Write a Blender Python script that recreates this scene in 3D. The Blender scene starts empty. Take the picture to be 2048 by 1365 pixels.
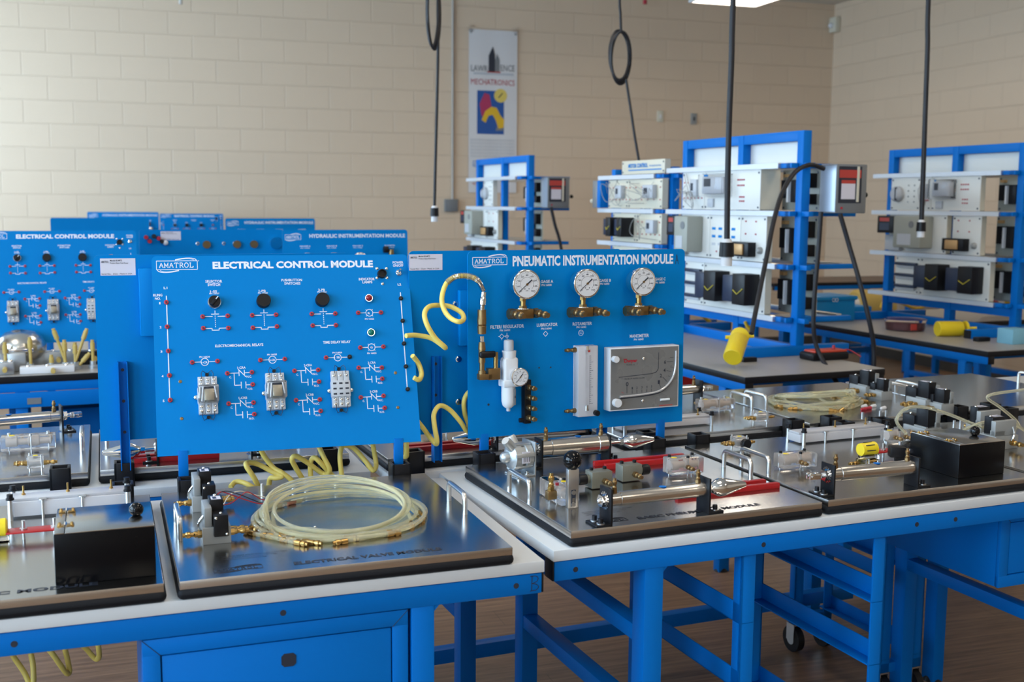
import bpy, bmesh, math, random
from mathutils import Vector, Matrix
random.seed(7)
PI = math.pi; R = math.radians
S = bpy.context.scene; COL = S.collection
# ------------------------------------------------------------------ camera
FPX = 2245.0; CAMZ = 1.53; PITCH = R(7.02); ROLL = R(.42)
cp, sp, cr, sr = math.cos(PITCH), math.sin(PITCH), math.cos(ROLL), math.sin(ROLL)
def w2c(r, f, u):
    y = -u*cp - f*sp; z = f*cp - u*sp
    return Vector((cr*r - sr*y, sr*r + cr*y, z))
MC = Matrix([w2c(1,0,0), w2c(0,1,0), w2c(0,0,1)]).transposed()     # camera <- world
cd = bpy.data.cameras.new('camera'); cam = bpy.data.objects.new('camera', cd); COL.objects.link(cam)
rm = Matrix([MC[0], -MC[1], -MC[2]]).transposed().to_4x4()
cam.matrix_world = Matrix.Translation((0,0,CAMZ)) @ rm
cd.sensor_width = 36; cd.lens = FPX/2048*36; cd.clip_start = .05; cd.clip_end = 60
cd.dof.use_dof = True; cd.dof.focus_distance = 2.62; cd.dof.aperture_fstop = 5.0
S.camera = cam
S.view_settings.view_transform = 'Standard'; S.view_settings.look = 'None'
S.view_settings.exposure = 0.0; S.view_settings.gamma = 1; S.view_settings.use_curve_mapping = False
# ------------------------------------------------------------------ daylight and lamps
wd = bpy.data.worlds.new('sky'); S.world = wd; wd.use_nodes = True
bg = wd.node_tree.nodes['Background']; bg.inputs[0].default_value = (.56,.78,1,1); bg.inputs[1].default_value = 11.8
ROOM_YAW = 18; RU0, RU1, RV0, RV1, RH = -2.95, 7.08, -5.0, 10.695, 3.66
WINDOWS = [(6.0, 10.4), (-.2, 3.6), (-4.4, -1.4)]                   # openings in the left wall, along it
WZ0, WZ1 = .95, 3.1
def portal(v0, v1):
    l = bpy.data.lights.new('window_light', 'AREA'); l.shape = 'RECTANGLE'; l.size = v1-v0; l.size_y = WZ1-WZ0
    l.cycles.is_portal = True
    o = bpy.data.objects.new('window_light', l); COL.objects.link(o)
    y0 = R(ROOM_YAW); ux = Vector((math.cos(y0), math.sin(y0), 0)); uy = Vector((-math.sin(y0), math.cos(y0), 0)); uz = Vector((0,0,1))
    m = Matrix([uy, uz, -ux]).transposed()
    if m.determinant() < 0: m = Matrix([-uy, uz, -ux]).transposed()
    m = m.to_4x4(); m.translation = ux*(RU0+.02) + uy*(v0+v1)/2 + uz*(WZ0+WZ1)/2
    o.matrix_world = m
for a in WINDOWS: portal(*a)
TROFFERS = [(5.15, 9.2), (1.2, -1.6), (1.2, 1.6), (3.6, -1.0), (-1.4, 3.4), (-1.2, -1.6), (1.4, 6.0), (3.9, 3.2)]
LAMP_E = 11.0
# ------------------------------------------------------------------ frames and picking points on planes
def ray(px, py): return MC.transposed() @ Vector(((px-1024)/FPX, (py-682.5)/FPX, 1))
def fmat(yaw, ox, oy, oz=0): return Matrix.Translation((ox,oy,oz)) @ Matrix.Rotation(R(yaw), 4, 'Z')
FA = fmat(22.8, .085, 2.142, .85); FB = fmat(20, .066, 2.082, .85); FR = fmat(ROOM_YAW, 0, 0, 0)
CO = Vector((0,0,CAMZ))
def pick(M, ax, val, px, py):
    """point where the sight line meets the plane local[ax]=val, in local coordinates of M"""
    Mi = M.inverted(); o = Mi @ CO; d = Mi.to_3x3() @ ray(px, py)
    return o + d*((val-o[ax])/d[ax])
# ------------------------------------------------------------------ materials
MATS = {}
def mat(name, col, rough=.5, metal=0, noise=.04, nscale=20, bump=0, trans=0, ior=1.45, coat=0, emit=0, stretch=None, spec=.5):
    if name in MATS: return MATS[name]
    m = bpy.data.materials.new(name); m.use_nodes = True; nt = m.node_tree; b = nt.nodes['Principled BSDF']
    b.inputs['Base Color'].default_value = (*col,1); b.inputs['Roughness'].default_value = rough; b.inputs['Metallic'].default_value = metal
    b.inputs['IOR'].default_value = ior; b.inputs['Specular IOR Level'].default_value = spec; b.inputs['Transmission Weight'].default_value = trans; b.inputs['Coat Weight'].default_value = coat
    if emit: b.inputs['Emission Color'].default_value = (*col,1); b.inputs['Emission Strength'].default_value = emit
    if noise or bump:
        tc = nt.nodes.new('ShaderNodeTexCoord'); mp = nt.nodes.new('ShaderNodeMapping'); n = nt.nodes.new('ShaderNodeTexNoise')
        n.inputs['Scale'].default_value = nscale; n.inputs['Detail'].default_value = 4
        if stretch: mp.inputs['Scale'].default_value = stretch
        nt.links.new(tc.outputs['Object'], mp.inputs[0]); nt.links.new(mp.outputs[0], n.inputs['Vector'])
        mr = nt.nodes.new('ShaderNodeMapRange'); mr.inputs['To Min'].default_value = max(0,rough-noise); mr.inputs['To Max'].default_value = min(1,rough+noise)
        nt.links.new(n.outputs['Fac'], mr.inputs['Value']); nt.links.new(mr.outputs[0], b.inputs['Roughness'])
        if bump:
            bp = nt.nodes.new('ShaderNodeBump'); bp.inputs['Strength'].default_value = bump; bp.inputs['Distance'].default_value = .002
            nt.links.new(n.outputs['Fac'], bp.inputs['Height']); nt.links.new(bp.outputs[0], b.inputs['Normal'])
    MATS[name] = m; return m
blue = mat('blue_powder_coat', (.0,.142,.51), .42, bump=.02, nscale=220, spec=.16)
bluep = mat('blue_panel_paint', (.0,.185,.52), .45, bump=.01, nscale=200, spec=.10)
white = mat('white_laminate', (.62,.64,.66), .35, spec=.3)
whitep = mat('white_panel', (.70,.70,.67), .4)
cream = mat('cream_panel', (.62,.58,.47), .45)
greyp = mat('grey_backing', (.33,.34,.30), .5)
ink = mat('white_ink', (.72,.76,.86), .5)
black = mat('black_plastic', (.008,.008,.010), .4, bump=.05, nscale=300, spec=.3)
stainless = mat('stainless_barrel', (.60,.58,.55), .24, 1, noise=.03)
spoolm = mat('valve_spool', (.50,.42,.36), .45, .3)
slabm = mat('black_slab', (.008,.009,.012), .6, spec=.25, bump=.25, nscale=400)
glossb = mat('gloss_black', (.003,.003,.004), .06, noise=.01, spec=.35)
rubber = mat('black_cable', (.010,.010,.014), .5)
steel = mat('brushed_steel', (.50,.50,.49), .19, 1, noise=.07, nscale=30, bump=.03, stretch=(1,30,1))
edge = mat('plate_edge', (.62,.61,.60), .25, 1)
chrome = mat('chrome', (.78,.78,.78), .1, 1, noise=.03)
alu = mat('aluminium', (.68,.68,.68), .3, 1)
castm = mat('cast_zinc', (.50,.53,.55), .4, .85, bump=.1, nscale=150)
brass = mat('brass', (.46,.29,.10), .28, 1)
bronze = mat('dark_brass', (.28,.18,.08), .38, .9)
red = mat('red_paint', (.42,.01,.012), .35)
redj = mat('red_plastic', (.40,.02,.04), .35)
yellow = mat('yellow_plastic', (.80,.60,.02), .4)
hosey = mat('yellow_hose', (.78,.60,.14), .4)
tan = mat('tan_metal', (.50,.36,.10), .4)
acryl = mat('milky_clear_acrylic', (.90,.88,.88), .10, noise=.02, trans=.86, ior=1.22, spec=.6)
clear = mat('clear_acrylic', (.97,.97,.98), .06, noise=0, trans=1, ior=1.18, spec=.6)
boxblack = mat('black_enamel', (.003,.003,.004), .28, noise=.02, spec=.18)
frost = mat('milky_acrylic', (.84,.83,.87), .25, trans=.45, ior=1.3)
tubem = mat('clear_yellow_tube', (.93,.89,.68), .12, noise=.02, trans=.78, ior=1.2)
greyv = mat('grey_valve', (.30,.31,.31), .45, .2)
greyl = mat('light_grey_plastic', (.46,.48,.52), .45)
whitepl = mat('white_plastic', (.68,.68,.70), .35)
dial = mat('dial_white', (.66,.66,.68), .4)
dark = mat('dark_ink', (.02,.025,.04), .5)
olive = mat('olive_valve', (.24,.24,.20), .4, .5)
paper = mat('paper_label', (.62,.60,.68), .6)
face = mat('manometer_face', (.17,.165,.16), .28)
redl = mat('red_label', (.45,.05,.04), .5)
boxgrey = mat('disconnect_grey', (.17,.18,.19), .4)
copper = mat('copper_winding', (.5,.30,.13), .4, .3)
lampr = mat('red_lens', (.22,.008,.015), .12, noise=0); lampg = mat('green_lens', (.0,.13,.09), .1, noise=0)
bluetb = mat('blue_toolbox', (.0,.22,.55), .4)
navy = mat('navy_plastic', (.015,.025,.06), .4)
bgtop = mat('grey_laminate', (.34,.32,.30), .35)
lampm = mat('lamp_diffuser', (1,.86,.68), .5, noise=0, emit=LAMP_E)
def brickmat(name, col, warm):
    m = bpy.data.materials.new(name); m.use_nodes = True; nt = m.node_tree; b = nt.nodes['Principled BSDF']
    tc = nt.nodes.new('ShaderNodeTexCoord'); br = nt.nodes.new('ShaderNodeTexBrick')
    mp = nt.nodes.new('ShaderNodeMapping'); nt.links.new(tc.outputs['UV'], mp.inputs[0]); nt.links.new(mp.outputs[0], br.inputs['Vector'])
    mp.inputs['Location'].default_value = warm
    br.offset = .5; br.inputs['Scale'].default_value = 1
    br.inputs['Brick Width'].default_value = .4064; br.inputs['Row Height'].default_value = .2032; br.inputs['Mortar Size'].default_value = .006; br.inputs['Mortar Smooth'].default_value = .6
    br.inputs['Color1'].default_value = (*col,1); br.inputs['Color2'].default_value = (*[c*.97 for c in col],1); br.inputs['Mortar'].default_value = (*[c*.955 for c in col],1)
    n = nt.nodes.new('ShaderNodeTexNoise'); n.inputs['Scale'].default_value = 90; n.inputs['Detail'].default_value = 6; nt.links.new(tc.outputs['UV'], n.inputs['Vector'])
    ml = nt.nodes.new('ShaderNodeMath'); ml.operation = 'MULTIPLY_ADD'; ml.inputs[1].default_value = -1.0
    n2 = nt.nodes.new('ShaderNodeMath'); n2.operation = 'MULTIPLY'; n2.inputs[1].default_value = .25; nt.links.new(n.outputs['Fac'], n2.inputs[0])
    nt.links.new(br.outputs['Fac'], ml.inputs[0]); nt.links.new(n2.outputs[0], ml.inputs[2])
    bp = nt.nodes.new('ShaderNodeBump'); bp.inputs['Strength'].default_value = .6; bp.inputs['Distance'].default_value = .006
    nt.links.new(ml.outputs[0], bp.inputs['Height']); nt.links.new(bp.outputs[0], b.inputs['Normal'])
    nt.links.new(br.outputs['Color'], b.inputs['Base Color']); b.inputs['Roughness'].default_value = .55
    return m
wallm = brickmat('painted_block', (.665,.515,.375), (.06,.05,0))
def floormat():
    m = bpy.data.materials.new('vinyl_plank'); m.use_nodes = True; nt = m.node_tree; b = nt.nodes['Principled BSDF']
    tc = nt.nodes.new('ShaderNodeTexCoord'); mp = nt.nodes.new('ShaderNodeMapping'); mp.inputs['Scale'].default_value = (1.2,18,1)
    n = nt.nodes.new('ShaderNodeTexNoise'); n.inputs['Scale'].default_value = 3; n.inputs['Detail'].default_value = 8; n.inputs['Roughness'].default_value = .65
    nt.links.new(tc.outputs['Object'], mp.inputs[0]); nt.links.new(mp.outputs[0], n.inputs['Vector'])
    cr_ = nt.nodes.new('ShaderNodeValToRGB'); cr_.color_ramp.elements[0].position = .35; cr_.color_ramp.elements[0].color = (.14,.080,.046,1)
    cr_.color_ramp.elements[1].position = .7; cr_.color_ramp.elements[1].color = (.32,.195,.118,1)
    nt.links.new(n.outputs['Fac'], cr_.inputs[0])
    br = nt.nodes.new('ShaderNodeTexBrick'); br.inputs['Scale'].default_value = 1; br.inputs['Brick Width'].default_value = 1.2; br.inputs['Row Height'].default_value = .15; br.inputs['Mortar Size'].default_value = .0015
    br.inputs['Color1'].default_value = (1,1,1,1); br.inputs['Color2'].default_value = (.82,.82,.82,1); br.inputs['Mortar'].default_value = (.55,.55,.55,1)
    nt.links.new(tc.outputs['Object'], br.inputs['Vector'])
    mx = nt.nodes.new('ShaderNodeMix'); mx.data_type = 'RGBA'; mx.blend_type = 'MULTIPLY'; mx.inputs[0].default_value = 1
    nt.links.new(cr_.outputs[0], mx.inputs[6]); nt.links.new(br.outputs['Color'], mx.inputs[7]); nt.links.new(mx.outputs[2], b.inputs['Base Color'])
    b.inputs['Roughness'].default_value = .42
    return m
floorm = floormat()
ceilm = mat('ceiling_tile', (.62,.58,.52), .8, bump=.3, nscale=120)
# ------------------------------------------------------------------ geometry helpers
class G:
    def __init__(s): s.bm = bmesh.new(); s.ms = []; s.T = Matrix.Identity(4)
    def mi(s, m):
        if m not in s.ms: s.ms.append(m)
        return s.ms.index(m)
    def _fin(s, vs, m, M=None, smooth=False):
        fs = set(f for v in vs for f in v.link_faces); i = s.mi(m)
        for f in fs: f.material_index = i; f.smooth = smooth
        T = s.T @ M if M is not None else s.T
        for v in vs: v.co = T @ v.co
    def box(s, m, x0,x1,y0,y1,z0,z1, bev=0, seg=2, M=None):
        r = bmesh.ops.create_cube(s.bm, size=1); vs = r['verts']
        for v in vs: v.co = Vector(((x0+x1)/2+v.co.x*(x1-x0), (y0+y1)/2+v.co.y*(y1-y0), (z0+z1)/2+v.co.z*(z1-z0)))
        if bev:
            es = list(set(e for v in vs for e in v.link_edges))
            rr = bmesh.ops.bevel(s.bm, geom=es, offset=bev, segments=seg, profile=.5, affect='EDGES')
            vs = list(set(v for f in rr['faces'] for v in f.verts) | set(v for v in vs if v.is_valid))
        s._fin(vs, m, M); return s
    def cyl(s, m, p0, p1, r0, r1=None, seg=20, smooth=True, caps=True):
        p0 = Vector(p0); p1 = Vector(p1); d = p1-p0; L = d.length
        r1 = r0 if r1 is None else r1
        rr = bmesh.ops.create_cone(s.bm, cap_ends=caps, segments=seg, radius1=max(r0,1e-5), radius2=max(r1,1e-5), depth=L)
        q = d.to_track_quat('Z','Y').to_matrix().to_4x4(); M = Matrix.Translation((p0+p1)/2) @ q
        s._fin(rr['verts'], m, M, smooth)
        for v in rr['verts']:
            for f in v.link_faces:
                if len(f.verts) > 4: f.smooth = False
        return s
    def lathe(s, m, prof, p0, d, seg=24, smooth=True):
        """prof = [(t along axis, radius)...], axis from p0 in direction d"""
        p0 = Vector(p0); q = Vector(d).to_track_quat('Z','Y').to_matrix()
        rings = []
        for t, r in prof:
            rings.append([s.bm.verts.new(p0 + q @ Vector((max(r,1e-5)*math.cos(2*PI*k/seg), max(r,1e-5)*math.sin(2*PI*k/seg), t))) for k in range(seg)])
        for a, b in zip(rings, rings[1:]):
            for k in range(seg): s.bm.faces.new((a[k], a[(k+1)%seg], b[(k+1)%seg], b[k]))
        s.bm.faces.new(rings[0][::-1]); s.bm.faces.new(rings[-1])
        vs = [v for r_ in rings for v in r_]; s._fin(vs, m, None, smooth)
        return s
    def sph(s, m, c, r, seg=24, sc=(1,1,1)):
        rr = bmesh.ops.create_uvsphere(s.bm, u_segments=seg, v_segments=seg//2, radius=r)
        for v in rr['verts']: v.co = Vector((v.co.x*sc[0], v.co.y*sc[1], v.co.z*sc[2]))
        s._fin(rr['verts'], m, Matrix.Translation(c), True); return s
    def tube(s, m, pts, r, seg=8, cyc=False, cap=True):
        P = [Vector(p) for p in pts]; n = len(P); rings = []; up = None
        for i in range(n):
            a = P[(i-1)%n] if (cyc or i) else P[i]; b = P[(i+1)%n] if (cyc or i < n-1) else P[i]
            t = (b-a).normalized()
            if up is None: up = t.orthogonal().normalized()
            up = (up - t*up.dot(t)).normalized(); w = t.cross(up)
            rings.append([s.bm.verts.new(P[i] + (up*math.cos(2*PI*k/seg)+w*math.sin(2*PI*k/seg))*r) for k in range(seg)])
        for i in range(n if cyc else n-1):
            a, b = rings[i], rings[(i+1)%n]
            for k in range(seg): s.bm.faces.new((a[k], a[(k+1)%seg], b[(k+1)%seg], b[k]))
        if not cyc and cap: s.bm.faces.new(rings[0][::-1]); s.bm.faces.new(rings[-1])
        s._fin([v for r_ in rings for v in r_], m, None, True); return s
    def prism(s, m, poly, z0, z1, M=None):
        a = [s.bm.verts.new((x,y,z0)) for x,y in poly]; b = [s.bm.verts.new((x,y,z1)) for x,y in poly]; n = len(poly)
        s.bm.faces.new(a[::-1]); s.bm.faces.new(b)
        for k in range(n): s.bm.faces.new((a[k], a[(k+1)%n], b[(k+1)%n], b[k]))
        s._fin(a+b, m, M); return s
    def seg2(s, m, a, b, w, z=.0005):                               # a flat printed line on the xy plane
        a = Vector(a).to_2d(); b = Vector(b).to_2d(); d = (b-a).normalized(); n = Vector((-d.y,d.x))*w/2
        return s.prism(m, [a-n, b-n, b+n, a+n], 0, z)
    def ring2(s, m, c, r, w, z=.0005, a0=0, a1=360, sx=1, rot=0, seg=28):
        n = max(3,int(seg*abs(a1-a0)/360)); pts = []
        cR, sR = math.cos(R(rot)), math.sin(R(rot))
        for k in range(n+1):
            t = R(a0+(a1-a0)*k/n); x = r*sx*math.cos(t); y = r*math.sin(t); pts.append((c[0]+x*cR-y*sR, c[1]+x*sR+y*cR))
        for p, q in zip(pts, pts[1:]): s.seg2(m, p, q, w, z)
        return s
    def mesh(s, m, me, M):
        i = s.mi(m); bm2 = bmesh.new(); bm2.from_mesh(me); mp = {}
        T = s.T @ M
        for v in bm2.verts: mp[v] = s.bm.verts.new(T @ v.co)
        for f in bm2.faces:
            try: nf = s.bm.faces.new([mp[v] for v in f.verts]); nf.material_index = i
            except ValueError: pass
        bm2.free(); return s
    def obj(s, name, parent=None, loc=None, rz=0, label=None, M=None):
        bmesh.ops.recalc_face_normals(s.bm, faces=s.bm.faces[:])
        me = bpy.data.meshes.new(name); s.bm.to_mesh(me); s.bm.free(); me.set_sharp_from_angle(angle=R(38))
        for m in s.ms: me.materials.append(m)
        o = bpy.data.objects.new(name, me); COL.objects.link(o)
        if parent is not None: o.parent = parent
        if M is not None: o.matrix_basis = M
        elif loc is not None or rz: o.location = loc or (0,0,0); o.rotation_euler = (0,0,rz)
        if label: o['label'] = label
        return o
def tag(o, label, cat, group=None):
    o['label'] = label; o['category'] = cat
    if group: o['group'] = group
    return o
def thing(name, M, label, cat, group=None):
    o = bpy.data.objects.new(name, None); COL.objects.link(o); o.empty_display_size = .05; o.matrix_world = M
    return tag(o, label, cat, group)
def struct(o): o['kind'] = 'structure'; return o
def dup(o, parent=None, M=None, label=None, group=None, top=True):
    c = o.copy(); COL.objects.link(c)
    if parent is not None: c.parent = parent
    for ch in list(o.children): dup(ch, c, top=False)
    if M is not None: c.matrix_basis = M
    if label: c['label'] = label
    if group: c['group'] = group
    return c
TCACHE = {}
def tmesh(txt, bold):
    k = (txt, bold)
    if k not in TCACHE:
        c = bpy.data.curves.new('t', 'FONT'); c.body = txt; c.offset = bold; c.extrude = 0; c.resolution_u = 2
        o = bpy.data.objects.new('t', c); me = bpy.data.meshes.new_from_object(o); bpy.data.objects.remove(o); TCACHE[k] = me
    return TCACHE[k]
def text(g, m, txt, x0, x1, yc, h, z=.0006, bold=.018, slope=0):
    me = tmesh(txt, bold); xs = [v.co.x for v in me.vertices]; ys = [v.co.y for v in me.vertices]
    sx = (x1-x0)/(max(xs)-min(xs)); sy = h/(max(ys)-min(ys))
    M = Matrix.Translation((x0, yc-h/2, z+.0005)) @ Matrix.Shear('XY',4,(0,0)) @ Matrix.Diagonal((sx,sy,1,1)) @ Matrix.Translation((-min(xs),-min(ys),0))
    g.mesh(m, me, M)
SLAB = {'A':[((0,0),(.5,1)),((.5,1),(1,0)),((.2,.35),(.8,.35)),((-.12,0),(.22,0)),((.78,0),(1.12,0))],
 'M':[((.05,0),(.05,1)),((.05,1),(.5,.2)),((.5,.2),(.95,1)),((.95,1),(.95,0)),((-.12,0),(.25,0)),((.75,0),(1.12,0)),((-.1,1),(.1,1)),((.9,1),(1.1,1))],
 'T':[((.5,0),(.5,1)),((0,1),(1,1)),((.3,0),(.7,0)),((0,1),(0,.75)),((1,1),(1,.75))],
 'R':[((.15,0),(.15,1)),((0,1),(.65,1)),((.65,1),(.85,.88)),((.85,.88),(.85,.62)),((.85,.62),(.65,.5)),((.65,.5),(.15,.5)),((.5,.5),(.95,0)),((0,0),(.32,0)),((.8,0),(1.1,0))],
 'O':[((.3,0),(.7,0)),((.7,0),(1,.3)),((1,.3),(1,.7)),((1,.7),(.7,1)),((.7,1),(.3,1)),((.3,1),(0,.7)),((0,.7),(0,.3)),((0,.3),(.3,0))],
 'L':[((.2,0),(.2,1)),((0,1),(.42,1)),((0,0),(.95,0)),((.95,0),(.95,.3))]}
def logo(g, m, x0, y0, x1, y1, w):
    """the boxed maker's mark with its two swooshes; (x0,y0)-(x1,y1) is the box"""
    for a, b in (((x0,y0),(x1,y0)),((x1,y0),(x1,y1)),((x1,y1),(x0,y1)),((x0,y1),(x0,y0))): g.seg2(m, a, b, w)
    W = x1-x0; H = y1-y0; n = 7; cw = W*.86/n
    for k, ch in enumerate('AMATROL'):
        ox = x0+W*.07+k*cw; lw = cw*.74; lh = H*.52; oy = y0+H*.24
        for a, b in SLAB[ch]: g.seg2(m, (ox+a[0]*lw, oy+a[1]*lh), (ox+b[0]*lw, oy+b[1]*lh), w*1.15)
    for q in (0, 1):                                                # swooshes, top right and bottom left
        sgn = 1 if q == 0 else -1; cx = (x0+x1)/2; cy = (y0+y1)/2
        for rr, t in ((1.0, 1.25), (.9, .7)):
            pts = []
            for k in range(13):
                a = R(-8+k*11); X = W*.50*rr*math.cos(a); Y = H*.66*rr*math.sin(a); th = R(14)
                pts.append((cx+sgn*(X*math.cos(th)-Y*math.sin(th)), cy+sgn*(X*math.sin(th)+Y*math.cos(th))))
            lim = (y1+w*.3) if q == 0 else (y0-w*.3)
            for a, b in zip(pts, pts[1:]):
                if (q == 0 and min(a[1],b[1]) > lim) or (q == 1 and max(a[1],b[1]) < lim): g.seg2(m, a, b, w*t)
# ================================================================== ROOM
def rect_wall(name, p0, u, v, w, h, m, holes=None):
    """a thick wall: p0 corner, u/v unit vectors; UV in metres; holes = [(u0,u1,v0,v1)]"""
    bm = bmesh.new(); uvl = bm.loops.layers.uv.new('UVMap'); n = Vector(u).cross(Vector(v)).normalized()*.18
    us = sorted(set([0,w]+[a for hh in (holes or []) for a in hh[:2]])); vs = sorted(set([0,h]+[a for hh in (holes or []) for a in hh[2:]]))
    def solid(a, b): return not any(hh[0] <= a < hh[1] and hh[2] <= b < hh[3] for hh in (holes or []))
    for i in range(len(us)-1):
        for j in range(len(vs)-1):
            if not solid(us[i], vs[j]): continue
            q = [(us[i],vs[j]),(us[i+1],vs[j]),(us[i+1],vs[j+1]),(us[i],vs[j+1])]
            for off in (0, 1):
                f = bm.faces.new([bm.verts.new(Vector(p0)+Vector(u)*a+Vector(v)*b - n*off) for a, b in (q if not off else q[::-1])])
                for l, (a, b) in zip(f.loops, (q if not off else q[::-1])): l[uvl].uv = (a, b)
            for k in range(4):                                      # reveals and rims
                a, b = q[k], q[(k+1)%4]; mid = ((a[0]+b[0])/2+(b[1]-a[1])*.01, (a[1]+b[1])/2-(b[0]-a[0])*.01)
                inside = 0 <= mid[0] <= w and 0 <= mid[1] <= h and not any(hh[0] < mid[0] < hh[1] and hh[2] < mid[1] < hh[3] for hh in (holes or []))
                if not inside:
                    P = lambda c, o_: bm.verts.new(Vector(p0)+Vector(u)*c[0]+Vector(v)*c[1]-n*o_)
                    bm.faces.new([P(b,0), P(a,0), P(a,1), P(b,1)])
    me = bpy.data.meshes.new(name); bm.to_mesh(me); bm.free(); me.materials.append(m)
    o = bpy.data.objects.new(name, me); COL.objects.link(o); return struct(o)
def RP(u, v, z): return FR @ Vector((u, v, z))
UX = FR.to_3x3() @ Vector((1,0,0)); UY = FR.to_3x3() @ Vector((0,1,0)); UZ = Vector((0,0,1))
rect_wall('wall_back', RP(RU0,RV1,0), UX, UZ, RU1-RU0, RH, wallm)
rect_wall('wall_right', RP(RU1,RV1,0), -UY, UZ, RV1-RV0, RH, wallm)
rect_wall('wall_left', RP(RU0,RV0,0), UY, UZ, RV1-RV0, RH, wallm, [(a-RV0, b-RV0, WZ0, WZ1) for a, b in WINDOWS])
rect_wall('wall_front', RP(RU1,RV0,0), -UX, UZ, RU1-RU0, RH, wallm)
g = G(); g.box(floorm, RU0,RU1,RV0,RV1,-.1,0); struct(g.obj('floor', M=FR))
g = G(); g.box(ceilm, RU0,RU1,RV0,RV1,RH,RH+.1)
tbar = mat('ceiling_grid', (.55,.52,.48), .6)
for k in range(int((RU1-RU0)/.61)): g.box(tbar, RU0+.6*k+.1, RU0+.6*k+.124, RV0, RV1, RH-.006, RH)
for k in range(int((RV1-RV0)/1.22)+1): g.box(tbar, RU0, RU1, RV0+1.2*k+.1, RV0+1.2*k+.124, RH-.006, RH)
struct(g.obj('ceiling', M=FR))
for i, (a, b) in enumerate(WINDOWS):
    g = G(); fr = mat('window_frame_metal', (.3,.3,.3), .4, .8)
    for y in (a, b-.05): g.box(fr, RU0-.12, RU0-.06, y, y+.05, WZ0, WZ1)
    n = max(2, round((b-a)/1.5))
    for k in range(1, n): g.box(fr, RU0-.12, RU0-.06, a+(b-a)*k/n-.025, a+(b-a)*k/n+.025, WZ0, WZ1)
    for z in (WZ0, WZ1-.05): g.box(fr, RU0-.12, RU0-.06, a, b, z, z+.05)
    struct(g.obj('window_%d' % (i+1), M=FR))
bbm = mat('vinyl_base', (.05,.045,.04), .5)
g = G(); g.box(bbm, RU0+.01, RU1, RV1-.012, RV1, 0, .1); struct(g.obj('baseboard_back', M=FR))
g = G(); g.box(bbm, RU1-.012, RU1, RV0, RV1-.012, 0, .1); struct(g.obj('baseboard_right', M=FR))
# ceiling lamps: metal troffers with a lit diffuser
lab = ['suspended light panel whose lit corner shows at the top edge of the photo']+['flush fluorescent ceiling light panel out of the photo']*9
lampo = None
for i, (u, v) in enumerate([(0,0)]+TROFFERS[1:]):
    if i == 0:
        p = FR.inverted() @ (CO + ray(1512,15)*((3.2-CAMZ-.05)/ray(1512,15).z)); u, v = p.x-.31, p.y-.62
    M = FR @ Matrix.Translation((u, v, RH if i else 3.2))
    t = thing('ceiling_light', M, lab[i], 'ceiling light', None if i == 0 else 'ceiling lights out of view')
    g = G(); g.box(whitepl, -.31,.31,-.62,.62,-.035,-.03); g.box(whitepl,-.31,-.29,-.62,.62,-.05,0); g.box(whitepl,.29,.31,-.62,.62,-.05,0); g.box(whitepl,-.31,.31,-.62,-.60,-.05,0); g.box(whitepl,-.31,.31,.60,.62,-.05,0); g.obj('housing', t)
    if i == 0:
        for x in (-.25,.25):
            for y in (-.55,.55): g = G(); g.cyl(alu, (x,y,-.03), (x,y,RH-3.2), .003, seg=8); g.obj('suspension_cable', t)
    g = G(); g.box(lampm, -.285,.285,-.595,.595,-.047,-.04); g.obj('diffuser', t)
# ================================================================== WORKBENCHES
def bench(name, F, x0, x1, y0, y1, label, legx, top=white, group=None, leftcap=True, holes=(), side=True, H=.85, stretch=(-.2,-.385), rearbar=True, tt=.023, gus=True):
    t = thing(name, F @ Matrix.Translation((0,0,0)), label, 'workbench', group)
    g = G()
    if top is white: g.box(top, x0,x1,y0,y1,-tt,0, .002)
    else: g.box(black, x0,x1,y0,y1,-tt-.006,-.002, .002); g.box(top, x0+.002,x1-.002,y0+.002,y1-.002,-.003,0)
    g.obj('table_top', t)
    z0, z1 = -tt-.042, -tt-.001
    for nm, ya, yb, hs in (('front_rail', y0+.003, y0+.043, holes), ('rear_rail', y1-.043, y1-.003, ())):
        g = G(); g.box(blue, x0+.004, x1-.004, ya, yb, z0, z1, .003)
        for hx in hs: g.cyl(dark, (hx, y0+.0024, (z0+z1)/2), (hx, y0+.006, (z0+z1)/2), .0055, seg=14)
        r = g.obj(nm, t)
        for xa, xb in ((x0, x0+.004), (x1-.004, x1)):
            g = G(); g.box(black, xa, xb, ya+.001, yb-.001, z0+.001, z1, .002); g.obj('end_cap', r)
    for lx in (legx if side else []):
        g = G(); g.box(blue, lx, lx+.042, y0+.04, y1-.04, z0, z1, .002); g.obj('side_rail', t)
    for lx in legx:
        for ya in (y0+.005, y1-.055):
            g = G(); g.box(blue, lx, lx+.044, ya, ya+.05, -H, z0+.003, .002)
            if ya < (y0+y1)/2 and gus:
                g.prism(blue, [(lx+.0435, z0+.002), (lx+.056, z0+.002), (lx+.0435, z0-.012)], 0, .04, Matrix.Translation((0, ya+.042, 0)) @ Matrix.Rotation(PI/2, 4, 'X'))
            leg = g.obj('leg', t)
            g = G(); g.cyl(black, (lx+.022, ya+.025, -H), (lx+.022, ya+.025, -H+.02), .03, .02); g.obj('foot', leg)
        for z in stretch:
            g = G(); g.box(blue, lx+.002, lx+.042, y0+.05, y1-.05, z-.035, z, .002); g.obj('stretcher', t)
    if rearbar:
        g = G(); g.box(blue, min(legx), max(legx)+.04, y1-.05, y1-.02, -.70, -.655, .002); g.obj('rear_bar', t)
    return t
bench('workbench', FB, -1.75, 0, 0, .69, 'white topped blue bench nearest the camera at left, letter B on its rail', (-1.5,-.262), holes=(-.057,-.497,-.934,-1.5), rearbar=False)
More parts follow.
